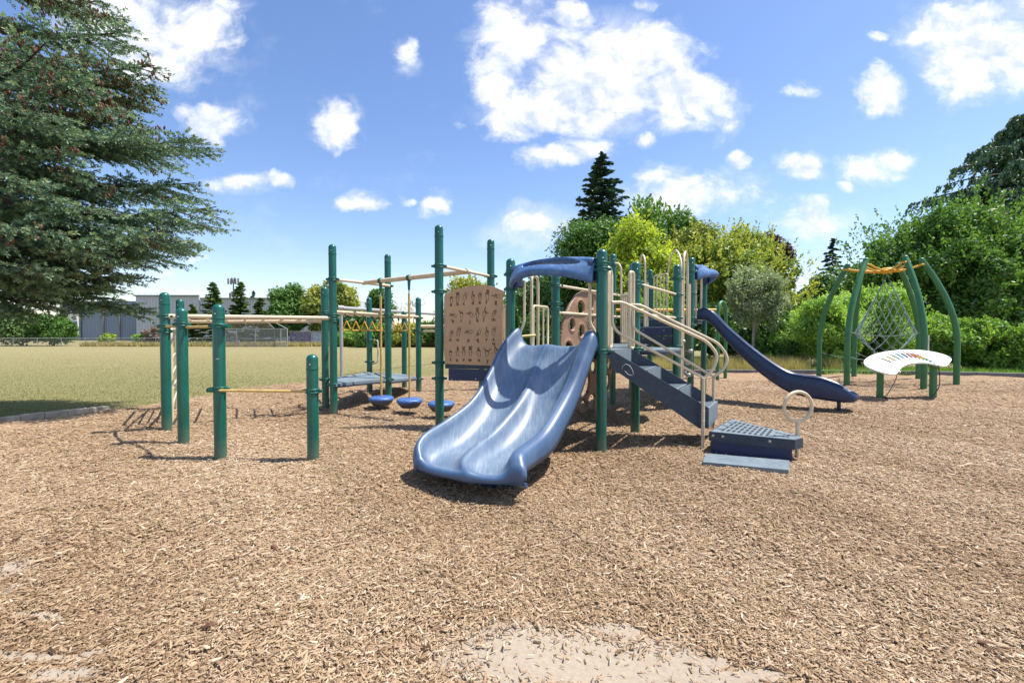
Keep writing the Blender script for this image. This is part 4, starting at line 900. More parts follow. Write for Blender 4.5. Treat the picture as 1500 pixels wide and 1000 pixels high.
# ---- entry step with ring handle at the foot of the stairs
def TG(px, py, z): return np.array(G(px, py, z))
zt = .232
c1, c2, c3, c4_, c5 = TG(1038.5, 632, zt), TG(1165, 644.5, zt), TG(1176.5, 641.5, zt), TG(1166, 637, zt), TG(1071, 613.5, zt)
step = fixn(MB().prism([c1, c2, c3, c4_, c5], zv(-.102)).build('transfer_step', M['steel_blue'], PS)); step['label'] = 'low grey transfer step with slotted top and ring handle'
top = []; 
def lerp(a, b, t): return a+(b-a)*t
ctrp = (c1+c2+c3+c4_+c5)/5
fixn(MB().prism([lerp(p, ctrp, .035)+zv(.004) for p in (c1, c2, c3, c4_, c5)], zv(-.008)).build('step_top', M['deck'], step))
q = MB()
for i in range(9):
    s = .13+i*.068
    a, b = lerp(c1, c2, s), lerp(c5, c4_, s)
    for j in range(4):
        v0 = .12+j*.21; p0_, p1_ = lerp(a, b, v0), lerp(a, b, v0+.14); e = nrm(p1_-p0_); f_ = nrm(c2-c1)
        q.box((p0_+p1_)/2+zv(.005), (np.linalg.norm(p1_-p0_), .026, .003), (e, f_, (0, 0, 1)))
for j in range(3): p_ = lerp(lerp(c1, c2, .07), lerp(c5, c4_, .07), .22+j*.25); q.box(p_+zv(.005), (.05, .028, .004), (f_, e, (0, 0, 1)))
for i in range(4):
    for j in range(2): p_ = lerp(lerp(c1, c2, .76+i*.05), lerp(c5, c4_, .76+i*.05), .28+j*.38); q.box(p_+zv(.005), (.03, .05 if False else .03, .003), (f_, e, (0, 0, 1)))
q.build('slots', M['slot'], step)
q = MB(); fn = nrm(np.array([-(c2-c1)[1]*-1, -(c2-c1)[0], 0])); fn = np.array([(c2-c1)[1], -(c2-c1)[0], 0]); fn = nrm(fn); fn = fn if fn[1] < 0 else -fn
for s in (.05, .17, .72): q.lathe(lerp(c1, c2, s)+fn*.001+zv(-.042), [(.018, 0), (.018, .004), (.009, .005), (.009, .008), (0, .009)], 12, axis=fn)
q.build('bolt', M['bolt'], step)
i1, i2 = lerp(c1, c2, .02)-fn*.03, lerp(c1, c2, .97)-fn*.03; i3, i4 = lerp(c5, c4_, .9)+fn*.02, lerp(c5, c4_, .05)+fn*.03
fixn(MB().prism([p+zv(-.100) for p in (i1, i2, i3, i4)], zv(-.22)).build('step_base', M['navy'], step))
m1, m2, m3, m4 = TG(1029.5, 676, .045), TG(1155, 688, .045), TG(1156.5, 674, .045), TG(1034, 663.5, .045)
o = fixn(MB().prism([m1, m2, m3, m4], zv(-.04)).build('ground_mat', M['deck'], step))
rx, ry = at(1170.5, 4.95); cz_ = P(1170.5, 595.5, 4.95)[2]
o = MB().tube([(rx+.163*math.cos(t), ry+.02*math.cos(t), cz_+.163*math.sin(t)) for t in [2*PI*i/40 for i in range(40)]], .0185, 12, closed=True).build('ring_handle', M['cream'], step)
MB().tube([(rx, ry, -.1), (rx, ry, cz_-.16)], .0215, 14).build('ring_post', M['cream'], step)

# ---- single slide on the right
cs = [(0, 1.82, 1.61), (.08, 1.79, 1.56), (.2, 1.475, 1.22), (.4, 1.02, .70), (.6, .66, .33), (.72, .585, .235), (.82, .56, .20), (.92, .475, .185), (1.0, .34, .19)]
nearS, nearE = np.array([*at(1022, 9.05), 0]), np.array([*at(1250, 7.52), 0]); wv_ = np.array([.30, .45, 0])*1.0
cs2 = catmull([(s, a, b) for s, a, b in cs], 8); rows_ = []; tn = []
for (s, zr, zb_) in cs2:
    base = nearS+(nearE-nearS)*s; taper = 1 if s < .9 else 1-(s-.9)*1.2; row = []; cen = base+wv_/2
    h = zr-zb_
    prof = [(.06, 0.0), (.0, .05), (-.055, .16), (-.075, .5*1), (-.06, .80), (-.03, .96), (.0, 1.0), (.035, .975), (.07, .90), (.095, .91), (.12, .86), (.16, .55), (.22, .32), (.3, .24), (.5, .2)]
    full = [(u, v) for u, v in prof]+[(1-u, v) for u, v in prof[-2::-1]]
    for u, v in full: p = cen+(base+wv_*u*1.0-cen)*taper; row.append(p+zv(zb_-.02+(h+.02)*v if v > 0 else zb_-.02))
    rows_.append(row); tn.append([.9 if .2 < u < .8 and j > 6 and j < len(full)-7 else .1 for j, (u, v) in enumerate(full)])
lastr = rows_[-1]; ctr_ = sum(lastr)/len(lastr); dirf = nrm(nearE-nearS)
for k_, g_ in ((.85, .05), (.55, .09), (.2, .11)): rows_.append([ctr_+(p-ctr_)*k_+dirf*g_+zv(-.0) for p in lastr]); tn.append([.1]*len(lastr))
A = np.array(rows_); nr_, nc_ = A.shape[:2]
for it in range(2): B_ = A.copy(); B_[1:-1, 1:-1] = A[1:-1, 1:-1]*.6+.1*(A[:-2, 1:-1]+A[2:, 1:-1]+A[1:-1, :-2]+A[1:-1, 2:]); A = B_
Fq = [(i*nc_+j, i*nc_+(j+1) % nc_, (i+1)*nc_+(j+1) % nc_, (i+1)*nc_+j) for i in range(nr_-1) for j in range(nc_)]
s2 = npmesh('single_slide', A.reshape(-1, 3), Fq, 4, M['blue_dark'], PS, tint=np.array(tn).ravel(), smooth=True); s2['label'] = 'long dark blue wave slide'; fixn(s2)
md = s2.modifiers.new('s', 'SUBSURF'); md.levels = 1; md.render_levels = 1
for ji, r_ in ((6, .013), (9, .012)):
    pts_ = [A[i][ji]+zv(.004) for i in range(3, nr_-8, 2)]; MB().tube(pts_, r_, 8).build('rim_bead', M['blue_dark'], s2)
x = at(1231, 7.85); MB().tube([(x[0], x[1], -.1), (x[0]-.01, x[1], .26)], .03, 12).build('slide_foot', M['blue_dark'], s2)
# ------------------------------------------------------------------ foliage builders
def gz(x, y):
    return float(gfield(x, y))
def quads_from(cen, u, v, hl, hw, tint, shape='leaf'):
    """leaf-shaped rhombus quads: centre, long axis u, side axis v"""
    hl = np.asarray(hl)[:, None]; hw = np.asarray(hw)[:, None]
    V = np.stack([cen-u*hl, cen+v*hw+u*hl*.1, cen+u*hl, cen-v*hw+u*hl*.1], 1).reshape(-1, 3)
    n = len(cen); return V, np.arange(4*n).reshape(-1, 4), np.repeat(tint, 4)
def rdir(n, zb=0.):
    d = RS.normal(size=(n, 3)); d[:, 2] += zb; return d/np.linalg.norm(d, axis=1)[:, None]
def perp(u):
    r = RS.normal(size=u.shape); v = r-u*np.sum(r*u, 1)[:, None]; return v/np.linalg.norm(v, axis=1)[:, None]
def trunk_mesh(root, base, top, r, limbs, mat, name='trunk', flare=1.5):
    b = MB(); base = np.array(base, float); top = np.array(top, float)
    pts = [base+(top-base)*t+np.array([math.sin(t*5+base[0])*r*.5, math.cos(t*4+base[1])*r*.5, 0])*t for t in np.linspace(0, 1, 8)]
    b.tube(pts, [r*(flare if i == 0 else 1.1-.8*i/7) for i in range(8)], 9)
    for (t, e) in limbs:
        s = base+(top-base)*t; e = np.array(e, float); m = (s+e)/2+np.array([0, 0, .12*np.linalg.norm(e-s)*.4])
        b.tube([s, m, e], [r*.45*(1.1-t*.6), r*.3*(1.1-t*.6), r*.1], 6)
    return b.build(name, mat, root)
def leafcrown(root, cen, rad, nl, nleaf, ls, mat, seed, flat=.9, lobe=(.26, .42), low=-.75, shoots=0, name='crown', twig=0, droop=0., tintlift=.0):
    rs = np.random.RandomState(seed); global RS; old = RS; RS = rs
    cen = np.array(cen); rad = np.array(rad)
    d = rdir(nl*3, .25); d = d[d[:, 2] > low][:nl]; nl = len(d)
    rr = rs.uniform(.42, .92, nl)**.7; wob = 1+.16*np.sin(d[:, 0]*5+seed)*np.cos(d[:, 1]*4+seed*2)+.10*np.sin(d[:, 2]*9+seed)
    lc = cen+d*rad*(rr*wob)[:, None]*.86; lr = rs.uniform(*lobe, nl)*rad.mean()
    which = rs.choice(nl, nleaf, p=lr**2/np.sum(lr**2)); e = rdir(nleaf, .35); rad_ = rs.uniform(.55, 1.05, nleaf)
    pos = lc[which]+e*(lr[which]*rad_)[:, None]*np.array([1, 1, flat]); pos += rs.normal(0, .5, pos.shape)*ls
    # outward-ish leaf orientation with scatter
    nrml = e*.9+rdir(nleaf, .6)*.9; nrml /= np.linalg.norm(nrml, axis=1)[:, None]
    u = rdir(nleaf, -.2-droop); u = u-nrml*np.sum(u*nrml, 1)[:, None]; u /= np.linalg.norm(u, axis=1)[:, None]+1e-6; v = np.cross(nrml, u)
    sz = ls*rs.uniform(.55, 1.25, nleaf); base = rs.uniform(.0, 1., nl)[which]*.42+tintlift
    t = np.clip(base+rs.beta(2, 2.5, nleaf)*.62, 0, 1)
    V, Fq_, T = quads_from(pos, u, v, sz, sz*rs.uniform(.38, .6, nleaf), t); Vs = [V]; Fs = [Fq_]; Ts = [T]; cnt = len(V)
    if shoots:
        d2 = rdir(shoots, .55); d2 = d2[d2[:, 2] > -.2]; k = 16; ns = len(d2)
        wob2 = 1+.16*np.sin(d2[:, 0]*5+seed)*np.cos(d2[:, 1]*4+seed*2)
        st_ = cen+d2*rad*(rs.uniform(.72, .95, ns)*wob2)[:, None]; dirn = d2*.7+np.array([0, 0, .75])+rs.normal(0, .25, d2.shape); dirn /= np.linalg.norm(dirn, axis=1)[:, None]
        L_ = rs.uniform(.16, .42, ns)*rad.mean()*.75; tt = rs.uniform(0, 1, (ns, k)); pp = st_[:, None]+dirn[:, None]*(L_[:, None]*tt)[..., None]+rs.normal(0, ls*.9, (ns, k, 3))*(1.15-tt)[..., None]
        pp = pp.reshape(-1, 3); n_ = len(pp); u = np.repeat(dirn, k, 0)+rdir(n_)*.8; u /= np.linalg.norm(u, axis=1)[:, None]; v = perp(u); sz = ls*rs.uniform(.5, 1.1, n_)
        V, Fq_, T = quads_from(pp, u, v, sz, sz*.45, np.clip(rs.beta(2, 2, n_)*.6+.4, 0, 1)); Vs.append(V); Fs.append(Fq_+cnt); Ts.append(T); cnt += len(V)
    RS = old
    return npmesh(name, np.vstack(Vs), np.vstack(Fs), 4, mat, root, tint=np.concatenate(Ts)), lc
def broadleaf(name, label, px, ytop, ybot, hw, Y, mat, ls, nleaf, seed, cat='tree', group=None, nl=60, shoots=0, depth=None, bark='bark', trunk=True, zlow=None, **kw):
    zt = P(px, ytop, Y)[2]; X = (px-750)/F*Y; g = gz(X, Y); zb_ = max(g-.1, P(px, ybot, Y)[2]) if zlow is None else zlow; rx = hw/F*Y; rz = (zt-zb_)/2
    root = empty(name, (X, Y, g), label, cat, group)
    cr, lc = leafcrown(root, (X, Y, zb_+rz), (rx, depth or rx*.9, rz), nl, nleaf, ls, mat, seed, shoots=shoots, **kw)
    if trunk:
        ch = np.random.RandomState(seed).choice(len(lc), min(9, len(lc)), replace=False)
        trunk_mesh(root, (X, Y, g-.1), (X, Y, zb_+rz*1.3), max(.05, rx*.05), [(.35+.06*i, lc[c]) for i, c in enumerate(ch)], M[bark])
    return root
def conifer(name, label, px, ytop, ybot, hw, Y, mat, seed, nb=140, ls=.12, droop=.25, cat='tree', group=None, power=.85, per=60, irregular=.25, trunkr=.2):
    rs = np.random.RandomState(seed); zt = P(px, ytop, Y)[2]; X = (px-750)/F*Y; g = gz(X, Y); zb_ = max(g+.1, P(px, ybot, Y)[2]); rx = hw/F*Y; hgt = zt-zb_
    root = empty(name, (X, Y, g), label, cat, group); b = MB(); b.tube([(X, Y, g-.1), (X, Y, zb_+hgt*.5), (X, Y, zt)], [trunkr, trunkr*.55, .02], 8)
    P_, U_, S_, T_ = [], [], [], []
    for i in range(nb):
        t = (i+.5)/nb; t = t**.9; z0 = zb_+hgt*t; ln = rx*((1-t)**power*1.0+.03)*rs.uniform(1-irregular, 1+irregular*.5); a = rs.uniform(0, 2*PI)
        d = np.array([math.cos(a), math.sin(a), 0]); k = max(8, int(per*(ln/rx)**.8)); s = rs.uniform(.05, 1, k)**.7
        side = np.array([-d[1], d[0], 0]); wdt = ln*.30*(1-s*.75)
        off = rs.uniform(-1, 1, k)*wdt; z = z0-ln*droop*s**1.3+ln*.10*s**3-np.abs(off)*.35*droop*2+rs.normal(0, .02, k)*ln
        pos = np.array([X, Y, 0])+d*(ln*s)[:, None]+side*off[:, None]; pos[:, 2] = z
        u = d+side*(np.sign(off)*.7)[:, None]+rs.normal(0, .25, (k, 3))-np.array([0, 0, droop*.8]); u /= np.linalg.norm(u, axis=1)[:, None]
        P_.append(pos); U_.append(u); S_.append(np.full(k, ls)*rs.uniform(.6, 1.3, k)); T_.append(np.clip(rs.uniform(.1, .6)+rs.uniform(0, .45, k)*s, 0, 1))
        if i % 3 == 0: b.tube([(X, Y, z0), tuple(np.array([X, Y, z0])+d*ln*.85-np.array([0, 0, ln*droop*.7]))], [trunkr*.22*(1-t*.7), .01], 5)
    pos = np.vstack(P_); u = np.vstack(U_); s = np.concatenate(S_); t = np.concatenate(T_); v = np.cross(u, rdir(len(u), 1.5)); v /= np.linalg.norm(v, axis=1)[:, None]+1e-6
    V, f, T = quads_from(pos, u, v, s, s*.42, t); npmesh('crown', V, f, 4, mat, root, tint=T)
    b.build('trunk', M['bark'], root); return root

# ------------------------------------------------------------------ trees on the right and behind
conifer('dark_conifer', 'tall dark pointed conifer rising behind the playground', 880, 224, 420, 62, 40, LM['darkcon'], 5, nb=300, ls=.24, droop=.12, per=110, power=.72, irregular=.55)
broadleaf('round_tree', 'rounded dark green tree just left of the tall conifer', 857, 306, 520, 50, 27, LM['mid'], .105, 38000, 21, nl=120, low=-.9)
broadleaf('broadleaf_tree', 'dark leafy tree behind the double slide hood', 800, 395, 520, 44, 29, LM['deep'], .15, 15000, 22, nl=55, low=-.9)
broadleaf('ash_tree', 'light feathery tree with upright shoots behind the yellow-green one', 955, 296, 460, 66, 32, LM['mid'], .17, 15000, 23, nl=40, shoots=220, lobe=(.2, .34))
broadleaf('yellow_tree', 'bright yellow-green tree behind the stair handrails', 936, 322, 520, 64, 23, LM['yellow'], .10, 32000, 24, nl=70, shoots=120, low=-.9)
broadleaf('spreading_tree', 'wide green tree with rusty yellow tips behind the right-hand slide', 1068, 338, 545, 106, 24.5, LM['rusty'], .105, 85000, 25, nl=230, shoots=300, low=-.95, lobe=(.11, .21))
broadleaf('olive_tree', 'olive green tree between the yellow tree and the wide tree', 1010, 332, 530, 52, 26.5, LM['olive'], .11, 28000, 26, nl=60, shoots=150, low=-.9)
broadleaf('purple_tree', 'dark purple-leaved treetop peeping over the wide green tree', 1132, 342, 420, 26, 33, LM['purple'], .15, 3500, 27, nl=16)
broadleaf('grey_birch', 'slender grey-green birch with a pale trunk beside the wave slide', 1104, 388, 500, 48, 18.5, LM['grey'], .06, 15000, 28, nl=60, shoots=160, bark='palebark', low=-.8, droop=.6, lobe=(.18, .3))
conifer('small_dark_conifer', 'small dark pointed conifer left of the rope climber', 1218, 350, 520, 44, 36, LM['darkcon'], 29, nb=120, ls=.22, per=60, irregular=.35)
broadleaf('dark_tree', 'dark tree filling the gap left of the rope climber', 1206, 398, 540, 46, 30, LM['deep'], .16, 13000, 30, nl=45, low=-.9)
broadleaf('large_tree', 'large mid-green tree towering behind the rope climber', 1385, 304, 560, 140, 24, LM['mid'], .115, 90000, 31, nl=260, shoots=520, low=-.95, lobe=(.09, .19))
broadleaf('large_tree', 'leafy green tree at the far right edge behind the shrubs', 1510, 330, 560, 70, 22, LM['mid'], .14, 22000, 32, nl=60, shoots=140, low=-.95)
def cedar(px, ytop, Y, hw, seed):
    rs = np.random.RandomState(seed); X = (px-750)/F*Y; g = gz(X, Y); zt = P(px, ytop, Y)[2]; root = empty('cedar_tree', (X, Y, g), 'huge dark drooping cedar in the upper right corner', 'tree'); b = MB(); b.tube([(X, Y, g-.1), (X+.2, Y, zt*.6), (X, Y, zt)], [.5, .3, .05], 10)
    Ps, Us, Ss, Ts = [], [], [], []; rx = hw/F*Y
    for i in range(140):
        t = .28+.72*rs.uniform(0, 1); z0 = 2.5+(zt-2.5)*t; ln = rx*(1-t)**.8*rs.uniform(.3, 1.3)+.5; a = rs.uniform(0, 2*PI); d = np.array([math.cos(a), math.sin(a), 0]); side = np.array([-d[1], d[0], 0])
        br = [np.array([X, Y, z0])+d*ln*s+np.array([0, 0, ln*(.10*s-.22*s*s)]) for s in np.linspace(0, 1, 7)]; b.tube(br, [.11*(1-s)+.012 for s in np.linspace(0, 1, 7)], 5)
        for j in range(34):      # hanging fronds along the branch
            s = rs.uniform(.15, 1); o = rs.uniform(-1, 1)*ln*.24*(1.1-s); p = np.array([X, Y, z0])+d*ln*s+np.array([0, 0, ln*(.10*s-.22*s*s)-abs(o)*.25])+side*o
            L_ = rs.uniform(.35, .95); k = 15; tt = np.linspace(0, 1, k); pp = p+d*(tt*L_*.35)[:, None]+side*(np.sign(o)*tt*L_*.25)[:, None]; pp[:, 2] -= tt**1.5*L_*.85; pp += rs.normal(0, .045, pp.shape)
            Ps.append(pp); u = np.tile(d*.4+np.array([0, 0, -.9]), (k, 1))+rs.normal(0, .45, (k, 3)); Us.append(u/np.linalg.norm(u, axis=1)[:, None]); Ss.append(np.full(k, .13)*rs.uniform(.6, 1.2, k)); Ts.append(np.clip(rs.uniform(.05, .65)+tt*.35+rs.normal(0, .08, k), 0, 1))
    pos = np.vstack(Ps); u = np.vstack(Us); V, f, T = quads_from(pos, u, perp(u), np.concatenate(Ss), np.concatenate(Ss)*.42, np.concatenate(Ts)); npmesh('crown', V, f, 4, LM['cedar'], root, tint=T); b.build('trunk', M['bark'], root)
cedar(1496, 168, 29, 270, 40)
# shrubs round the right-hand edge
def shrub(label, px, ytop, hw, Y, mat, ls, nleaf, seed, name='shrub', shoots=160, group='shrubs along the right-hand edge', cat='shrub', ybot=552, **kw):
    return broadleaf(name, label, px, ytop, ybot, hw, Y, mat, ls, nleaf, seed, cat=cat, group=group, shoots=shoots, low=-.98, nl=kw.pop('nl', 45), lobe=(.2, .34), **kw)
shrub('pale willowy bush left of the rope climber posts', 1212, 436, 52, 16.6, LM['willow'], .055, 24000, 50, shoots=420)
shrub('tall pale willowy bush seen through the rope net', 1290, 420, 64, 17.2, LM['willow'], .055, 30000, 51, shoots=520)
shrub('dark green bush behind the left climber posts', 1240, 470, 40, 18.3, LM['deep'], .07, 9000, 52, shoots=40)
shrub('small light green bush low between the left climber posts', 1221, 505, 16, 16.1, LM['willow'], .045, 3500, 53, shoots=60, nl=20, ybot=545)
shrub('bright leafy shrub between the rope net and the right climber post', 1375, 462, 46, 16.8, LM['hedge'], .07, 16000, 54)
shrub('bright leafy shrub right of the tallest climber post', 1440, 472, 48, 15.8, LM['hedge'], .07, 17000, 55)
shrub('bright leafy shrub at the right edge of the playground', 1500, 480, 46, 15.3, LM['hedge'], .07, 15000, 56)
shrub('dark green undergrowth bush below the slender birch', 1120, 455, 60, 20.5, LM['deep'], .08, 16000, 57)
shrub('green undergrowth bush behind the lower wave slide', 1150, 490, 40, 18, LM['mid'], .06, 12000, 58)
shrub('leafy yellow-green bush behind the stair rails', 965, 430, 44, 20.5, LM['hedge'], .08, 15000, 59)
shrub('dark bush behind the upper slide deck', 1040, 448, 40, 21, LM['deep'], .09, 14000, 60, shoots=60)
shrub('dark bush seen past the slide grips', 800, 455, 44, 24, LM['deep'], .1, 13000, 61, shoots=60)
shrub('dark bush behind the tan climbing disc', 872, 440, 40, 23, LM['deep'], .1, 13000, 62, shoots=60)
# strip of wild dry grass along the back edge
def rgw(n):
    x = RS.uniform(3.6, 11.3, n); y = RS.uniform(14.95, 17.2, n); ok = RS.rand(n) < .35+.45*np.sin(x*2.1+y*3)+.3*np.sin(x*5.3-y*2); return x[ok], y[ok]
blades('wild_grass', 30000, rgw, .5, LM['straw'], .008, tintf=lambda x, y: .45+.2*np.sin(x*1.7)+.15*np.sin(y*4+x*3), lean=.6, zf=lambda x, y: gfield(x, y)-.02)
def rgw2(n): x = RS.uniform(10, 19, n); y = RS.uniform(14.3, 16.5, n)-.22*np.maximum(0, x-13); return x, y
blades('ground_cover', 9000, rgw2, .22, LM['hedge'], .012, lean=.8)
# low kerbs
def kerb(name, pts, seg, w_, h, mat, z0=-.06, jit=.01, kind=None):
    b = MB(); pts = [np.array([*p, 0.]) for p in pts]
    for a, c in zip(pts[:-1], pts[1:]):
        L_ = np.linalg.norm(c-a); n = max(1, round(L_/seg)); d = (c-a)/L_; s = np.array([-d[1], d[0], 0])
        for i in range(n):
            m = a+d*L_*(i+.5)/n+s*random.uniform(-jit, jit); m[2] = z0+h/2+random.uniform(-jit, jit)*.6
            b.box(m, (L_/n*.985, w_, h), (d, s, (0, 0, 1)), .008)
    return b.build(name, mat, None, origin=(*pts[0][:2], 0))
tag(kerb('concrete_kerb', [(-10.2, 4.4), (-9.3, 5.5), (-7.95, 6.95), (-7.2, 8.1)], .30, .11, .105, M['concrete']), kind='structure')
tag(kerb('concrete_kerb', [(2.2, 14.72), (6.9, 14.86), (10, 14.76), (13, 14.38), (15.5, 13.6), (18.6, 11.6)], 1.2, .14, .16, M['concrete_dark']), kind='structure')

# ------------------------------------------------------------------ far side of the field
FY = 60; gF = gz(0, FY)
def chain(name, label, pts, h, wire, dia, mat, postr=.03, sp=3.0, toprail=True, cat='fence', midrail=False):
    root = empty(name, (*pts[0], gz(*pts[0])), label, cat)
    pr_ = MB(); wr_ = MB(); rl = MB()
    for a, c in zip(pts[:-1], pts[1:]):
        a = np.array([*a, gz(*a)]); c = np.array([*c, gz(*c)]); L_ = np.linalg.norm(c-a); d = (c-a)/L_; n = max(1, round(L_/sp))
        for i in range(n+1): p = a+d*L_*i/n; MB().tube([p+zv(-.1), p+zv(h+.05)], postr, 6).build('fence_post', mat, root)
        rl.tube([a+zv(h), c+zv(h)], postr*.7, 6)
        if midrail: rl.tube([a+zv(h*.45), c+zv(h*.45)], postr*.6, 6)
        k = 0; s = -h
        nv_ = np.array([-d[1], d[0], 0])
        while s < L_:
            for sg in (1, -1):
                s0, s1 = (s, s+h) if sg > 0 else (s+h, s); z0, z1 = .03, h
                # clip to the panel
                t0 = max(0, (0-s0)/(s1-s0) if s1 > s0 else (L_-s0)/(s1-s0)); t1 = min(1, (L_-s0)/(s1-s0) if s1 > s0 else (0-s0)/(s1-s0))
                if t1 > t0:
                    p = a+d*(s0+(s1-s0)*t0)+zv(z0+(z1-z0)*t0); q_ = a+d*(s0+(s1-s0)*t1)+zv(z0+(z1-z0)*t1); w2 = nv_*0+zv(dia/2)
                    wr_.add([p-w2, q_-w2, q_+w2, p+w2], [(0, 1, 2, 3)])
            s += wire
    rl.build('top_rail', mat, root); wr_.build('wire_mesh', mat, root); return root
XF = lambda px, Y=FY: (px-750)/F*Y
chain('chain_link_fence', 'grey chain-link fence across the far side of the field', [(XF(-60), 58), (XF(330), 60)], 1.12, .22, .016, M['galv'], .04)
chain('chain_link_fence', 'short far chain-link fence right of the graffiti wall', [(XF(505), 64), (XF(760), 64)], 1.6, .25, .016, M['galv'], .04)
# backstop
bs = chain('baseball_backstop', 'tall wire baseball backstop in front of the conical trees', [(XF(330), 58.5), (XF(402, 58.5), 58.5), (XF(421, 56.5), 56.5)], 2.3, .17, .035, M['galv'], .06, 2.2, cat='backstop', midrail=True)
q = MB(); a, c, e_ = np.array([XF(330), 58.5, gF+2.3]), np.array([XF(402, 58.5), 58.5, gF+2.3]), np.array([XF(421, 56.5), 56.5, gF+2.3])
ta, tc_ = a+np.array([2.2, -1.2, 1.7]), c+np.array([-1.0, -1.2, 1.7])
for s_, t_ in ((a, ta), (ta, tc_), (tc_, c), (tc_, e_), (lerp(a, c, .5), lerp(ta, tc_, .5))): q.tube([s_, t_], .05, 6)
for i in range(30):
    u = i/29
    for p, r_ in ((lerp(a, c, u), lerp(ta, tc_, min(1, u+.12))), (lerp(a, c, u), lerp(ta, tc_, max(0, u-.12)))): q.add([p-np.array([.016, 0, 0]), r_-np.array([.016, 0, 0]), r_+np.array([.016, 0, 0]), p+np.array([.016, 0, 0])], [(0, 1, 2, 3)])
q.build('overhang', M['galv'], bs)
# graffiti wall
def graffiti():
    m, nt, b = newmat('graffiti_paint'); L = nt.links.new; geo = N(nt, 'ShaderNodeNewGeometry')
    mp = N(nt, 'ShaderNodeMapping'); mp.inputs['Scale'].default_value = (1, 1, 1.3); L(geo.outputs['Position'], mp.inputs[0])
    n = N(nt, 'ShaderNodeTexNoise', Scale=1.6, Detail=1., Distortion=2.5); L(mp.outputs[0], n.inputs['Vector'])
    n2 = N(nt, 'ShaderNodeTexNoise', Scale=.35, Detail=1.); L(geo.outputs['Position'], n2.inputs['Vector'])
    a = ramp(nt, n.outputs[0], [(.36, (.05, .05, .08)), (.43, (.30, .28, .42)), (.48, (.06, .06, .09)), (.54, (.36, .36, .44)), (.62, (.10, .10, .13))])
    c = ramp(nt, n.outputs[0], [(.38, (.42, .52, .60)), (.44, (.10, .16, .2)), (.50, (.50, .58, .62)), (.57, (.14, .22, .25)), (.63, (.55, .6, .62))])
    sp3 = N(nt, 'ShaderNodeSeparateXYZ'); L(geo.outputs['Position'], sp3.inputs[0]); gt = N(nt, 'ShaderNodeMath', operation='GREATER_THAN'); gt.inputs[1].default_value = XF(457, 62); L(sp3.outputs[0], gt.inputs[0])
    mx = N(nt, 'ShaderNodeMixRGB'); L(gt.outputs[0], mx.inputs[0]); L(a, mx.inputs[1]); L(c, mx.inputs[2]); L(mx.outputs[0], b.inputs['Base Color']); b.inputs['Roughness'].default_value = .8; return m
gw = empty('graffiti_wall', (XF(462, 62), 62, gF), 'low wall covered in lilac and white graffiti at the field edge', 'wall')
MB().box(((XF(425, 62)+XF(502, 62))/2, 62, gF+.9), (XF(502, 62)-XF(425, 62), .3, 2.0)).build('painted_face', graffiti(), gw)
q = MB(); q.box(((XF(425, 62)+XF(502, 62))/2, 62, gF+1.96), (XF(502, 62)-XF(425, 62)+.2, .42, .1)); q.build('coping', M['concrete'], gw)
MB().box((XF(457, 62), 61.83, gF+.9), (.12, .05, 1.98)).build('pilaster', M['concrete'], gw)
# warehouse
def ribbed(name, c1_, c2_, rough=.5):
    m, nt, b = newmat(name); L = nt.links.new; tc = N(nt, 'ShaderNodeTexCoord'); wv = N(nt, 'ShaderNodeTexWave', Scale=.55, wave_type='BANDS', bands_direction='X'); L(tc.outputs['Object'], wv.inputs['Vector'])
    n = N(nt, 'ShaderNodeTexNoise', Scale=.4, Detail=5.); L(tc.outputs['Object'], n.inputs['Vector']); mr = N(nt, 'ShaderNodeMath', operation='MULTIPLY_ADD'); L(n.outputs[0], mr.inputs[0]); mr.inputs[1].default_value = .35; L(wv.outputs[0], mr.inputs[2])
    L(ramp(nt, mr.outputs[0], [(.1, c1_), (.35, c2_), (1, c2_)]), b.inputs['Base Color']); b.inputs['Roughness'].default_value = rough
    bp = N(nt, 'ShaderNodeBump', Strength=.8, Distance=.2); L(wv.outputs[0], bp.inputs['Height']); L(bp.outputs[0], b.inputs['Normal']); return m
M['siding'] = ribbed('grey_metal_siding', (.30, .32, .36), (.48, .50, .55)); M['siding_shade'] = ribbed('shaded_grey_siding', (.15, .19, .25), (.22, .27, .35))  # second siding is a darker copy, the wing's shade put into its colour
WY = 92; wx0 = (200-750)/F*WY; wx1 = (292-750)/F*WY; g2 = gz(0, WY)
wh = empty('warehouse', (wx0, WY, g2), 'long grey metal-sided warehouse behind the field', 'building')
zt1 = P(200, 434, WY)[2]; zt2 = P(290, 440, WY+2)[2]
MB().box(((wx0+wx1)/2, WY+15, (zt1+g2)/2), (wx1-wx0, 30, zt1-g2)).build('main_wall', M['siding'], wh)
wx2 = (520-750)/F*WY; MB().box(((wx1+wx2)/2+.05, WY+15.3, (zt1-.55+g2)/2), (wx2-wx1-.1, 30, zt1-.55-g2)).build('rear_wall', M['siding'], wh)
wl = (60-750)/F*WY; MB().box(((wl+wx0)/2-.05, WY+17, (zt1-.7+g2)/2), (wx0-wl-.1, 26, zt1-.7-g2)).build('shaded_wing', M['siding_shade'], wh)
q = MB(); q.box(((wx0+wx1)/2, WY-.08, zt1+.12), (wx1-wx0+.3, .3, .3)); q.box(((wx1+wx2)/2+.2, WY+.15, zt1-.42), (wx2-wx1, .3, .28)); q.build('roof_trim', M['rust'], wh)
for px in (118, 152, 176): x = (px-750)/F*(WY+3.9); MB().tube([(x, WY+3.85, g2), (x, WY+3.85, zt1-.8)], .18, 8).build('downpipe', M['rust'], wh)
q = MB(); x0_ = (190-750)/F*(WY+4); 
for i in range(6): q.tube([(x0_+i*1.3, WY+5, zt1-.2), (x0_+i*1.3, WY+5, zt1+1.1)], .04, 5)
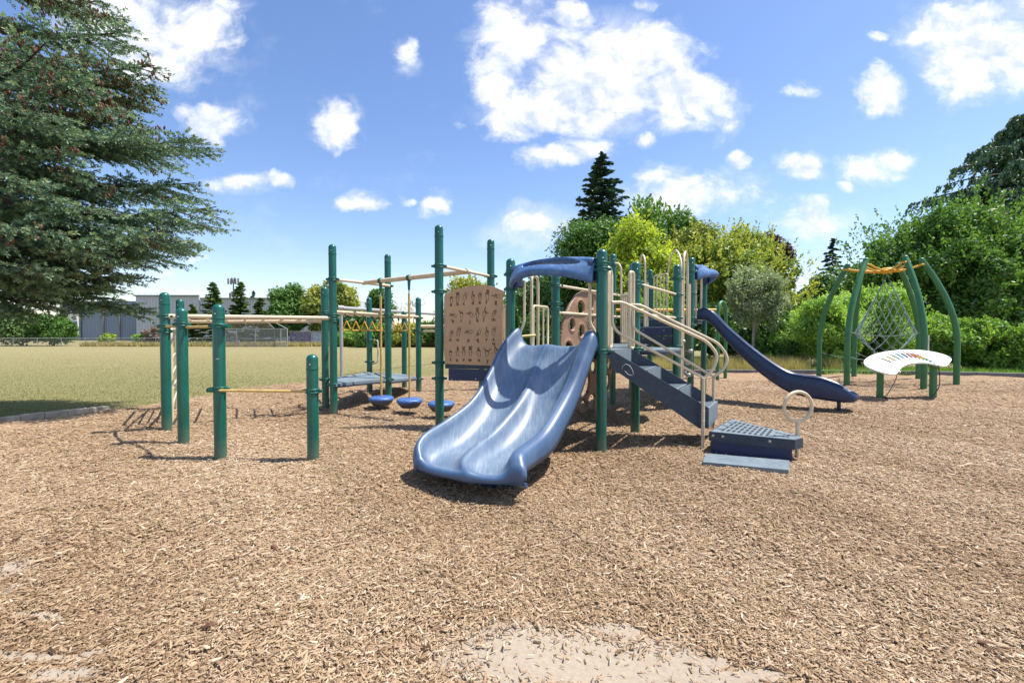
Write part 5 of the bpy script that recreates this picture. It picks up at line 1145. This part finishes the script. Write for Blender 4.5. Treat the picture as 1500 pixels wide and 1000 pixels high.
q.tube([(x0_, WY+5, zt1+1.1), (x0_+6.5, WY+5, zt1+1.1)], .04, 5); q.tube([(x0_, WY+5, zt1+.6), (x0_+6.5, WY+5, zt1+.6)], .04, 5); q.build('roof_railing', M['white'], wh)
MB().box(((107-750)/F*(WY+3.5), WY+3.6, g2+3.4), (2.2, .6, 4.5)).build('white_panel', M['white'], wh)
MB().box(((107-750)/F*(WY+3.2), WY+3.25, g2+3.4), (1.8, .06, 1.1)).build('blue_band', M['hood'], wh)
# cell tower
cx_ = (343-750)/F*150; gt_ = gz(0, 150); ct = empty('cell_tower', (cx_, 150, gt_), 'distant mobile phone mast above the warehouse roof', 'mast')
ztp = P(343, 409, 150)[2]; MB().tube([(cx_, 150, gt_), (cx_, 150, ztp)], [.35, .2], 8).build('mast_pole', M['rust'], ct)
for z, w2 in ((ztp-.9, 1.5), (ztp-5.2, 1.0), (ztp-8.5, 1.3)):
    q = MB(); q.tube([(cx_-w2, 150, z), (cx_+w2, 150, z)], .12, 6); q.build('arm', M['rust'], ct)
    for i in range(6):
        x = cx_-w2+2*w2*i/5; MB().box((x, 149.7+.5*(i % 2), z+random.uniform(-.2, .5)), (.42, .3, 1.9)).build('antenna', M['rust'], ct)
# conical trees, round trees and bushes over there
G1 = 'conical trees in front of the warehouse'
conifer('conical_tree', 'narrow short conical tree farthest left, half hidden by the climbing posts', 282, 446, 509, 17, 63, LM['cypress'], 70, nb=110, ls=.26, droop=.05, per=70, power=.6, irregular=.15, group=G1)
conifer('conical_tree', 'tall conical tree between the first two front posts and left of the mast', 313, 413, 509, 22, 63, LM['cypress'], 71, nb=150, ls=.28, droop=.05, per=80, power=.62, irregular=.18, group=G1)
conifer('conical_tree', 'tall conical tree just right of the phone mast', 353, 413, 509, 21, 64, LM['cypress'], 72, nb=150, ls=.28, droop=.05, per=80, power=.62, irregular=.18, group=G1)
conifer('conical_tree', 'shorter conical tree next to the round dark tree', 382, 436, 509, 19, 64, LM['cypress'], 73, nb=120, ls=.27, droop=.05, per=70, power=.6, irregular=.18, group=G1)
conifer('far_conifer', 'tiny dark conifer on the skyline between two conical trees', 372, 426, 470, 9, 120, LM['darkcon'], 74, nb=60, ls=.4, per=40)
broadleaf('round_tree', 'round dense green tree left of the yellowish one across the field', 421, 417, 505, 31, 66, LM['mid'], .26, 13000, 75, nl=45, low=-.95)
broadleaf('broad_tree', 'broad olive-yellow tree behind the graffiti wall', 487, 411, 506, 50, 68, LM['olive'], .28, 22000, 76, nl=70, low=-.95, lobe=(.18, .3))
broadleaf('slim_tree', 'green tree seen between the ring ladder posts', 556, 419, 506, 24, 66, LM['mid'], .25, 8000, 77, nl=35, low=-.95)
broadleaf('low_dark_tree', 'dark low tree behind the hanging rings', 520, 455, 506, 36, 64, LM['deep'], .25, 9000, 78, nl=35, low=-.95)  # dark from its deep green leaves
broadleaf('background_tree', 'grey-green tree behind the letter panel', 690, 404, 506, 44, 60, LM['olive'], .24, 11000, 79, nl=45, low=-.95, shoots=120)
broadleaf('background_tree', 'sparse tree right of the letter panel by the first deck post', 752, 425, 506, 30, 58, LM['mid'], .22, 8000, 80, nl=35, low=-.95, shoots=100)
G2 = 'bushes along the far side of the field'
for i, (px, yt, hw, lab, mt) in enumerate(((548, 478, 34, 'low green bush below the slim tree across the field', 'mid'), (600, 474, 34, 'low bush under the bare tree across the field', 'olive'), (648, 468, 34, 'low bush behind the tallest green post', 'mid'), (700, 476, 40, 'low bush hidden behind the letter panel', 'deep'), (770, 470, 40, 'low dark bush across the field beside the slide grip', 'deep'), (515, 484, 24, 'low bush at the right end of the graffiti wall', 'hedge'))):
    broadleaf('field_bush', lab, px, yt, 510, hw, 57+i*.4, LM[mt], .2, 6500, 90+i, cat='bush', group=G2, nl=30, low=-.98, trunk=False)
for i, (px, yt, hw, lab, mt) in enumerate(((30, 452, 38, 'dense green bush at the far left under the spruce', 'cypress'), (80, 458, 26, 'rounded green tree-like bush by the warehouse under the spruce', 'mid'), (157, 488, 9, 'small yellow-green sapling by the far fence', 'yellow'), (208, 488, 12, 'small light bush left of the first green post', 'willow'), (228, 478, 20, 'reddish bush in front of the grey siding', 'pinkbush'))):
    broadleaf('fence_bush', lab, px, yt, 510, hw, 62, LM[mt], .2, 9000 if hw > 20 else 1800, 100+i, cat='bush', group='bushes by the far fence', nl=36 if hw > 20 else 14, low=-.98, trunk=False)
def rff(n): x = RS.uniform(-56, -5, n); y = 60+RS.uniform(-1.2, .8, n)+x*0; return x, y
blades('rough_grass', 16000, rff, .6, LM['straw'], .05, lean=.6)
# bare tree
bt = empty('bare_tree', (XF(612), 60, gF), 'leafless twiggy tree behind the hanging pods', 'tree'); q = MB()
def grow(p, d, l, r, k):
    e = p+d*l; q.tube([p, (p+e)/2+rs_.normal(0, .06*l, 3), e], [r, r*.8, r*.6], 5, caps=False)
    if k == 0: return
    for i in range(rs_.randint(2, 4)): grow(e, nrm(d+rs_.normal(0, .42, 3)+np.array([0, 0, .08])), l*rs_.uniform(.6, .85), r*.6, k-1)
rs_ = np.random.RandomState(8)
for k in range(4): grow(np.array([XF(612)+k*.5-.8, 60, gF]), nrm(np.array([(k-1.5)*.35, 0, 1])), 2.2, .11, 5)
q.build('branches', M['bark'], bt)
# line of distant woods closing the horizon
def rdist(x0, x1, y, h0, n, seed, name, label, mat):
    root = empty(name, ((x0+x1)/2, y, gz(0, y)), label, 'woodland'); root['kind'] = 'stuff'
    rs = np.random.RandomState(seed); x = rs.uniform(x0, x1, n); hh = h0*(.65+.25*np.sin(x*.11+seed)+.2*np.sin(x*.31)+.1*np.sin(x*.9)); z = gz(0, y)+hh*rs.uniform(0, 1, n)**.6; yy = y+rs.uniform(-6, 6, n)
    pos = np.stack([x, yy, z], 1); u = rdir(n); V, f, T = quads_from(pos, u, perp(u), rs.uniform(.35, .9, n)*y/150+.05, (rs.uniform(.3, .6, n))*y/150+.04, rs.beta(2, 2, n)); npmesh('foliage', V, f, 4, mat, root, tint=T)
rdist(-190, 20, 150, 6, 42000, 3, 'distant_woods', 'low distant woods along the horizon left of the playground', LM['deep'])
rdist(4, 80, 48, 4.2, 60000, 4, 'distant_woods', 'dark belt of woods behind the trees on the right', LM['deep'])

# ------------------------------------------------------------------ rope climber
NC = np.array([9.98, 12.15, 0]); nc = empty('rope_climber', tuple(NC), 'rope-net climber with six curved green posts and a yellow spider hub', 'climber')
def V3(px, Y, z=0): return np.array([(px-750)/F*Y, Y, z])
legs = [(1200.5, 13.2, 1241.5, 389.5, 12.6, 1250), (1241.5, 11.35, 1268.5, 381.5, 11.75, 0), (1252, 13.6, 1263, 389, 12.9, 0), (1346.5, 12.9, 1316, 388, 12.5, 0), (1354.5, 10.85, 1326, 378, 11.45, 0), (1402.5, 11.5, 1350, 381.5, 11.85, 0)]
tops = []; mids = []
for k, (bx, bY, tx, ty, tY, _) in enumerate(legs):
    b_ = V3(bx, bY); t_ = np.array(P(tx, ty, tY)); t_[2] = min(3.25, t_[2]); out_ = nrm(np.array([b_[0]-t_[0], b_[1]-t_[1], 0])); D = np.linalg.norm((b_-t_)[:2])
    pts = [b_+zv(-.1), b_+zv(.7), b_+zv(1.1)]
    for i in range(1, 12):
        s = i/11; zz = 1.1+(t_[2]-1.1)*s; off = (s**1.75); p = b_*(1-off)+t_*off; pts.append(np.array([p[0], p[1], zz]))
    q = MB(); q.tube(catmull(pts, 3), .066, 14); o = q.build('curved_post', M['arch_green'], nc); tops.append(t_); mids.append(pts)
    MB().lathe(t_, [(.068, -.02), (.068, .03), (.05, .06), (0, .075)], 14).build('post_cap', M['arch_green'], o)
    if k == 4: MB().lathe((b_[0], b_[1], 0), [(.0675, .42), (.0675, .88)], 14).build('warning_sticker', M['sticker'], o) if False else None
    if k == 4: c = b_+np.array([.02, -.0645, 1.02]); MB().box((b_[0]+.045, b_[1]-.052, 1.02), (.06, .02, .50), (nrm((.75, .6, 0)), nrm((-.6, .75, 0)), (0, 0, 1))).build('safety_sticker', M['sticker'], o)
hub = np.array([NC[0]+.0, 12.15, 2.97])
HB = MB().lathe(hub, [(0, -.07), (.10, -.07), (.16, -.03), (.16, .03), (.10, .075), (0, .08)], 18); HB = HB.build('spider_hub', M['arch_yellow'], nc)
for t_ in tops:
    d = t_-hub; c = np.linalg.norm(d[:2]); u = nrm(np.array([d[0], d[1], 0])); sd_ = np.array([-u[1], u[0], 0]); e_ = t_+zv(-.11)
    for sg in (1, -1): MB().tube(catmull([hub+u*.12+sd_*sg*.07, hub+u*c*.35+sd_*sg*.085+zv(-.02), hub+u*c*.75+sd_*sg*.075+zv((e_[2]-hub[2])*.4), e_+sd_*sg*.075-u*.02, e_+u*.085+sd_*sg*.03], 4), .024, 8).build('hub_arm', M['arch_yellow'], HB)
    MB().tube([e_+u*.09-sd_*.06, e_+u*.09+sd_*.06], .024, 8).build('hub_arm', M['arch_yellow'], HB)
def midpt(k, z):
    p = mids[k]; p = [np.array(q_) for q_ in p]
    for a, b_ in zip(p[:-1], p[1:]):
        if a[2] <= z <= b_[2]: return a+(b_-a)*((z-a[2])/(b_[2]-a[2]))
    return p[-1]
apex = hub+zv(-.12); low = np.array([NC[0], NC[1], .55])
cr = [midpt(k, z) for k, z in ((1, 1.35), (4, 1.35), (3, 1.35), (2, 1.35))]
q = MB()
def rope(a, b, sag=.03, r=.009):
    r = r*.72
    m = (a+b)/2-zv(sag); q.tube([a, lerp(a, m, .5)-zv(sag*.25), m, lerp(m, b, .5)-zv(sag*.25), b], r, 5, caps=False)
inner = [lerp(c, NC+zv(1.1), .16) for c in cr]
for a, b_ in zip(inner, inner[1:]+inner[:1]):       # four triangular net faces, apex to girdle, and girdle to low point
    n = 8
    for i in range(1, n):
        t = i/n
        rope(lerp(apex, a, t), lerp(b_, a, t), .03, .0065); rope(lerp(apex, b_, t), lerp(a, b_, t), .03, .0065)
    rope(a, b_, .08, .008); rope(apex, a, .01, .009)
    for i in range(1, 5): t = i/5; rope(lerp(low, a, t), lerp(b_, a, t), .05, .0065); rope(lerp(low, b_, t), lerp(a, b_, t), .05, .0065)
    rope(low, a, .05, .008)
for c, i_ in zip(cr, inner): rope(c, i_, .0, .014)
for k in range(6): rope(midpt(k, .75), lerp(midpt(k, .75), low, .8) if k in (0, 5) else low, .05, .010)
rope(hub, apex, 0, .014)
q.build('rope_net', M['rope'], nc)
fast = MB()
for c in cr: fast.lathe(c, [(.0, -.03), (.03, -.02), (.03, .02), (0, .03)], 8)
fast.build('net_fittings', M['galv'], nc)

# ------------------------------------------------------------------ metallophone panel
mp_ = empty('outdoor_metallophone', V3(1330, 9.4).tolist(), 'white arched outdoor chime panel on two green legs in front of the rope climber', 'instrument')
pA = np.array([8.2, 9.42, .83]); pnm = nrm(np.array([-.06, -.46, .88]))
pm = lambda px, py: np.array(onplane(px, py, pA, pnm))
ol = [(1265, 530), (1268, 525.5), (1276, 520.5), (1290, 516), (1310, 513), (1332, 512), (1354, 513), (1374, 516.5), (1388, 521), (1394, 526), (1391, 531), (1386, 535.5), (1375, 535), (1360, 531.5), (1346, 531), (1333, 532.5), (1323, 536.5), (1317, 542), (1313, 547.5), (1303, 547.5), (1287, 543.5), (1275, 539), (1268, 535)]
ol = [tuple(float(c) for c in p[:2]) for p in catmull([(*p, 0) for p in ol+ol[:1]], 3)[:-1]]
o = fixn(MB().prism([pm(*p) for p in ol], -pnm*.03).build('white_panel', M['white'], mp_))
cols = [(.35, .22, .10), (.45, .33, .03), (.10, .30, .22), (.04, .26, .33), (.03, .10, .22), (.35, .07, .06), (.42, .10, .03), (.55, .22, .02), (.35, .33, .04), (.05, .25, .12), (.03, .22, .28), (.3, .3, .33)]
q = MB()
for i in range(14):
    t = i/13; th = PI*(1.06-t*.78); cxp, cyp = 1338, 548
    xo, yo = cxp+(-math.cos(th-PI))*0, 0
    # outer and inner ends of the slot along the arc, in the plane of the plate
    ox, oy = 1274+t*98, 532-19*math.sin(PI*min(1, (t*.9+.12)))*1.0; ix, iy = 1308+t*66, 541.5-14*math.sin(PI*min(1, t*.85+.08))
    ox = 1275+t*100; a, b_ = pm(ox, oy+.8), pm(ix, iy-1.5)
    l_ = np.linalg.norm(b_-a)*(1 if i < 10 else .75-.15*(i-10)); d = nrm(b_-a); sd_ = np.cross(pnm, d); c = (a+b_)/2+pnm*.0015
    q.box(c, (l_, .020, .004), (d, sd_, pnm))
    if 1 <= i < 13:
        cc = cols[i-1]; mt = M.get('bar%d' % i) or plain('chime_bar_%d' % i, tuple(c*.7 for c in cc), .7, .1, 8, .05, spec=.15); MB().box(c+sd_*.026+pnm*.0008, (min(l_*.6, .17), .042, .003), (d, sd_, pnm)).build('chime_bar', mt, mp_)
q.build('slots', M['slot'], o)
for px, Y, yt in ((1290.5, 9.53, 541), (1368.3, 9.29, 530)):
    b_ = V3(px, Y); zt_ = P(px, yt, Y)[2]; q = MB(); q.box((b_[0], b_[1], (zt_-.1)/2), (.095, .095, zt_+.1), None, .01); q.build('leg', M['arch_green'], mp_)
MB().lathe(pm(1318, 541)-pnm*.06, [(0, -.02), (.035, -.02), (.035, .02), (0, .03)], 10).build('mallet_head', M['white'], mp_)
MB().tube(catmull([pm(1314, 546), V3(1313, 9.45, .35), V3(1304, 9.35, .12), V3(1298, 9.25, .01), V3(1305, 9.1, .01)], 5), .007, 6).build('mallet_cord', M['cord'], mp_)
MB().tube(catmull([pm(1374, 534), V3(1378, 9.15, .45), V3(1377, 9.1, .25), V3(1371, 9.1, .12), V3(1364, 9.05, .01)], 5), .008, 6).build('mallet_cord', M['cord'], mp_)
MB().tube([V3(1296, 9.3, .03), V3(1301, 9.15, .02)], .018, 8).build('mallet_end', M['cord'], mp_)

# ------------------------------------------------------------------ yellow bar climber far behind, grey swing frame
ya = empty('yellow_bar_climber', V3(970, 13.2).tolist(), 'long yellow bar on green arched legs beyond the stairs', 'climber')
zY = P(1000, 454, 13.2)[2]
MB().tube([V3(884, 13.2, zY), V3(1050, 13.2, zY)], .042, 12).build('yellow_bar', M['arch_yellow'], ya)
for pxa, pxb, pb in ((1051.5, 1063, 0), (873, 884, 1)):
    a, b_ = V3(pxa, 13.0), V3(pxb, 13.35); c = (a+b_)/2; R_ = np.linalg.norm(b_-a)/2; e = nrm(b_-a)
    pts = [a+zv(-.1)]+[c-e*R_*math.cos(t)+zv(zY-.08+R_*1.2*math.sin(t)) for t in [PI*i/12 for i in range(13)]]+[b_+zv(-.1)]
    MB().tube(pts, .048, 12).build('arched_leg', M['arch_green'], ya)
MB().tube([V3(1052, 13.2, .55), V3(1052, 13.2, 1.15)], .03, 8).build('step_peg', M['galv'], ya)
sf = empty('swing_frame', V3(500, 13.5).tolist(), 'grey galvanised pipe frame standing beyond the hanging rings', 'frame')
z1 = P(500, 451, 13.5)[2]; e0, e1_ = V3(500, 13.5, z1), V3(668, 20.0, z1)
MB().tube([e0, e1_], .055, 12).build('top_beam', M['galv'], sf)
for p in (V3(500, 13.5), V3(668, 20.0)): MB().tube([p+zv(gz(p[0], p[1])-.1), p+zv(z1-.03)], .05, 12).build('leg', M['galv'], sf)
MB().tube([e0+zv(.0)+np.array([-.07, -.03, 0]), e0+np.array([.07, .03, 0])], .075, 12).build('pipe_joint', M['galv'], sf)

# ------------------------------------------------------------------ fallen cones and debris
fl = [((344, 818), 'dark brown fallen cone on the chips left of the foreground centre'), ((115, 868), 'brown fallen cone near the bare patches at the lower left'), ((1440, 946), 'dark fallen cone in the lower right corner'), ((425, 822), 'small brown cone lying below the double slide to the left'), ((314, 723), 'small dark cone below the front climbing bars'), ((402, 804), 'little reddish cone beside another on the chips'), ((80, 725), 'small dark cone near the left edge of the chips'), ((282, 785), 'dark stub of a cone in the left foreground'), ((307, 927), 'brown broken cone in the lower left foreground'), ((1330, 752), 'small dark cone on the chips at right')]
for (p, lab) in fl:
    g = G(*p); r_ = random.uniform(.011, .018); q = MB(); a = random.uniform(0, PI); d = np.array([math.cos(a), math.sin(a), .1])
    prof = [(0, -2.0), (.55, -1.6), (.95, -.9), (1, 0), (.85, .8), (.5, 1.5), (0, 2)]; pr2 = []
    for i in range(13): t = -2+4*i/12; pr2.append((r_*math.sqrt(max(0, 1-(t/2)**2))*(1.12 if i % 2 else .78), r_*t*.8))
    q.lathe(np.array(g)+zv(float(gmul(g[0], g[1]))+r_*.7), pr2, 10, axis=d); tag(q.build('fallen_cone', M['cone'], None, origin=g), lab, 'cone', 'fallen cones on the wood chips')

# ------------------------------------------------------------------ spruce at the left
def spruce():
    T0 = np.array([-10.6, 8.9, gz(0, 8)]); root = empty('spruce_tree', tuple(T0), 'big blue-green spruce with hanging brown cones at the left edge', 'tree')
    rs = np.random.RandomState(77); q = MB(); q.tube([T0+zv(-.1), T0+zv(4), T0+zv(9), T0+zv(15)], [.34, .28, .18, .04], 12)
    tw = MB(); PP, UU, SS, TT = [], [], [], []; CC = []
    def branch(tip, z0, dens=1.0, cones=0., width=1.0):
        tip = np.array(tip, float); o = T0.copy(); o[2] = z0; d = tip-o; L_ = np.linalg.norm(d[:2]); dh = nrm(np.array([d[0], d[1], 0])); side = np.array([-dh[1], dh[0], 0])
        sag = .07*L_; f = lambda s: o+d*s-zv(sag*math.sin(PI*s)*.9)
        q.tube([f(s) for s in np.linspace(0, 1, 9)], [.06*(1-s)+.008 for s in np.linspace(0, 1, 9)], 6)
        nsb = int(30*dens*L_/4)
        for i in range(nsb):
            s = .10+.88*(i+rs.rand())/nsb; sg = 1 if i % 2 else -1; l2 = width*L_*(.06+.165*math.sin(PI*min(1, (1-s)*.85+.06))**.9)*rs.uniform(.7, 1.15); l2 = max(.08, min(l2, 1.25, (1-s)*L_*.8+.10))
            p = f(s); dd = nrm(dh*rs.uniform(.75, 1.1)+side*sg*rs.uniform(.45, 1.0)+zv(rs.uniform(-.38, .12)))
            g_ = lambda r: p+dd*l2*r+zv(-.15*l2*r*(1-.7*r))+dh*.10*l2*r*r
            tw.tube([g_(0), g_(.5), g_(1)], [.012, .008, .003], 4, caps=False)
            nt_ = max(3, int(l2/.085*dens)); sd2 = nrm(np.cross(dd, (0, 0, 1)))
            for j in range(nt_+1):
                r = (j+.6)/(nt_+1) if j < nt_ else 1.; pj = g_(r); sg2 = 1 if (j+i) % 2 else -1; l3 = min(.34, l2*.45)*(1.15-r*.75)*rs.uniform(.7, 1.2)+.04
                d3 = nrm(dd*.85+sd2*sg2*rs.uniform(.4, .9)+zv(rs.uniform(-.45, .3))) if j < nt_ else nrm(dd+zv(rs.uniform(-.1, .25)))
                k = max(8, int(l3/.0055*dens)); t = rs.uniform(0, 1, k); base = pj+d3*(l3*t)[:, None]+zv(0)-np.outer(t*t, [0, 0, .10*l3])
                nd = rs.normal(size=(k, 3)); nd[:, 2] += .35; nd -= d3*(nd@d3)[:, None]; nd /= np.linalg.norm(nd, axis=1)[:, None]; u = nd*.72+d3*.75; u /= np.linalg.norm(u, axis=1)[:, None]
                sz = rs.uniform(.017, .030, k)*1.15; PP.append(base+u*sz[:, None]*.9); UU.append(u); SS.append(sz); fresh = rs.uniform(.0, .35)+(.28 if j == nt_ else 0); TT.append(np.clip(fresh+.35*t+rs.normal(.12, .12, k), 0, 1))
                if rs.rand() < cones*3.2*max(0, math.sin(s*17+z0*7)*math.sin(i*.45+z0*3)):
                    for _ in range(rs.randint(2, 6)): CC.append((pj+d3*l3*rs.uniform(.2, 1)+rs.normal(0, .03, 3), rs.uniform(.030, .05)))
    # named branches reaching into the picture: tip pixel, depth, attachment rise
    vis = [((150, 2), 8.6, .5, .5), ((208, 46), 8.4, .5, .55), ((243, 96), 8.2, .6, .6), ((238, 126), 8.7, .6, .55), ((215, 172), 8.0, .6, .55), ((190, 30), 9.4, .5, .5), ((225, 150), 9.2, .5, .5), ((313, 205), 8.1, .75, .45), ((235, 190), 7.4, .6, .5), ((302, 268), 8.5, .55, .25),
           ((333, 303), 8.0, .5, .15), ((300, 352), 8.7, .45, .08), ((262, 338), 7.4, .4, .1), ((240, 372), 9.0, .4, 0), ((205, 402), 8.2, .35, 0), ((232, 452), 8.4, .75, 0), ((175, 425), 9.2, .5, 0), ((135, 420), 7.8, .5, 0), ((92, 440), 8.8, .4, 0), ((60, 440), 7.6, .45, 0), ((20, 455), 7.4, .5, 0),
           ((120, 120), 6.9, .5, .45), ((80, 215), 6.6, .5, .3), ((140, 300), 6.8, .5, .15), ((150, 370), 7.0, .4, .03), ((60, 330), 6.2, .4, .1), ((35, 385), 6.3, .4, 0), ((60, 150), 6.2, .5, .35), ((70, 60), 6.6, .6, .5), ((100, 395), 7.2, .35, 0), ((20, 250), 6.0, .4, .1), ((30, 430), 8.4, .4, 0), ((140, 262), 7.3, .5, .25), ((180, 340), 8.0, .5, .1)]
    for (px, py), Y, rise, cn in vis:
        tip = np.array(P(px-16 if px > 200 else px, py, Y)); branch(tip, tip[2]+rise*1.0+.15, 1.0, cn)
    for i in range(16):
        z0 = rs.uniform(3.1, 13); a = rs.uniform(0, 2*PI); L_ = rs.uniform(2.9, 4.2)*min(1, (16-z0)/9); tip = T0+np.array([math.cos(a)*L_, math.sin(a)*L_, 0]); tip[2] = z0-rs.uniform(.1, .9)
        sx = 750+F*tip[0]/max(tip[1], .5)
        if tip[1] < 4.2: continue
        if sx > 150: continue
        branch(tip, z0, .8, .25 if z0 > 3.5 else 0)
    pos = np.vstack(PP); u = np.vstack(UU); s = np.concatenate(SS); t = np.concatenate(TT); print('needles', len(pos))
    V, f, T = quads_from(pos, u, perp(u), s, s*.22+.0022, t); npmesh('needles', V, f, 4, LM['spruce'], root, tint=T)
    q.build('trunk', M['bark'], root); tw.build('twigs', M['branchlet'], root)
    # cones: small spindles
    c = np.array([x[0] for x in CC]); l = np.array([x[1] for x in CC]); n = len(c); print('cones', n)
    prof = [(0, -1), (.34, -.55), (.40, 0), (.28, .55), (0, 1)]; k = 6; Vc = []
    ax = rs.normal(0, .3, (n, 3)); ax[:, 2] = -1; ax /= np.linalg.norm(ax, axis=1)[:, None]; u = np.cross(ax, [1, 0, 0]); u /= np.linalg.norm(u, axis=1)[:, None]; w_ = np.cross(ax, u)
    for r_, z_ in prof:
        for j in range(k):
            a = 2*PI*j/k; Vc.append(c+ax*(l*z_)[:, None]+(u*math.cos(a)+w_*math.sin(a))*(l*max(r_, .02))[:, None])
    Vc = np.stack(Vc, 1).reshape(-1, 3); m_ = len(prof)*k; f1 = np.array([[i*k+j, i*k+(j+1) % k, (i+1)*k+(j+1) % k, (i+1)*k+j] for i in range(len(prof)-1) for j in range(k)]); f = (f1[None]+(np.arange(n)*m_)[:, None, None]).reshape(-1, 4)
    npmesh('hanging_cones', Vc, f, 4, M['cone'], root)
spruce()
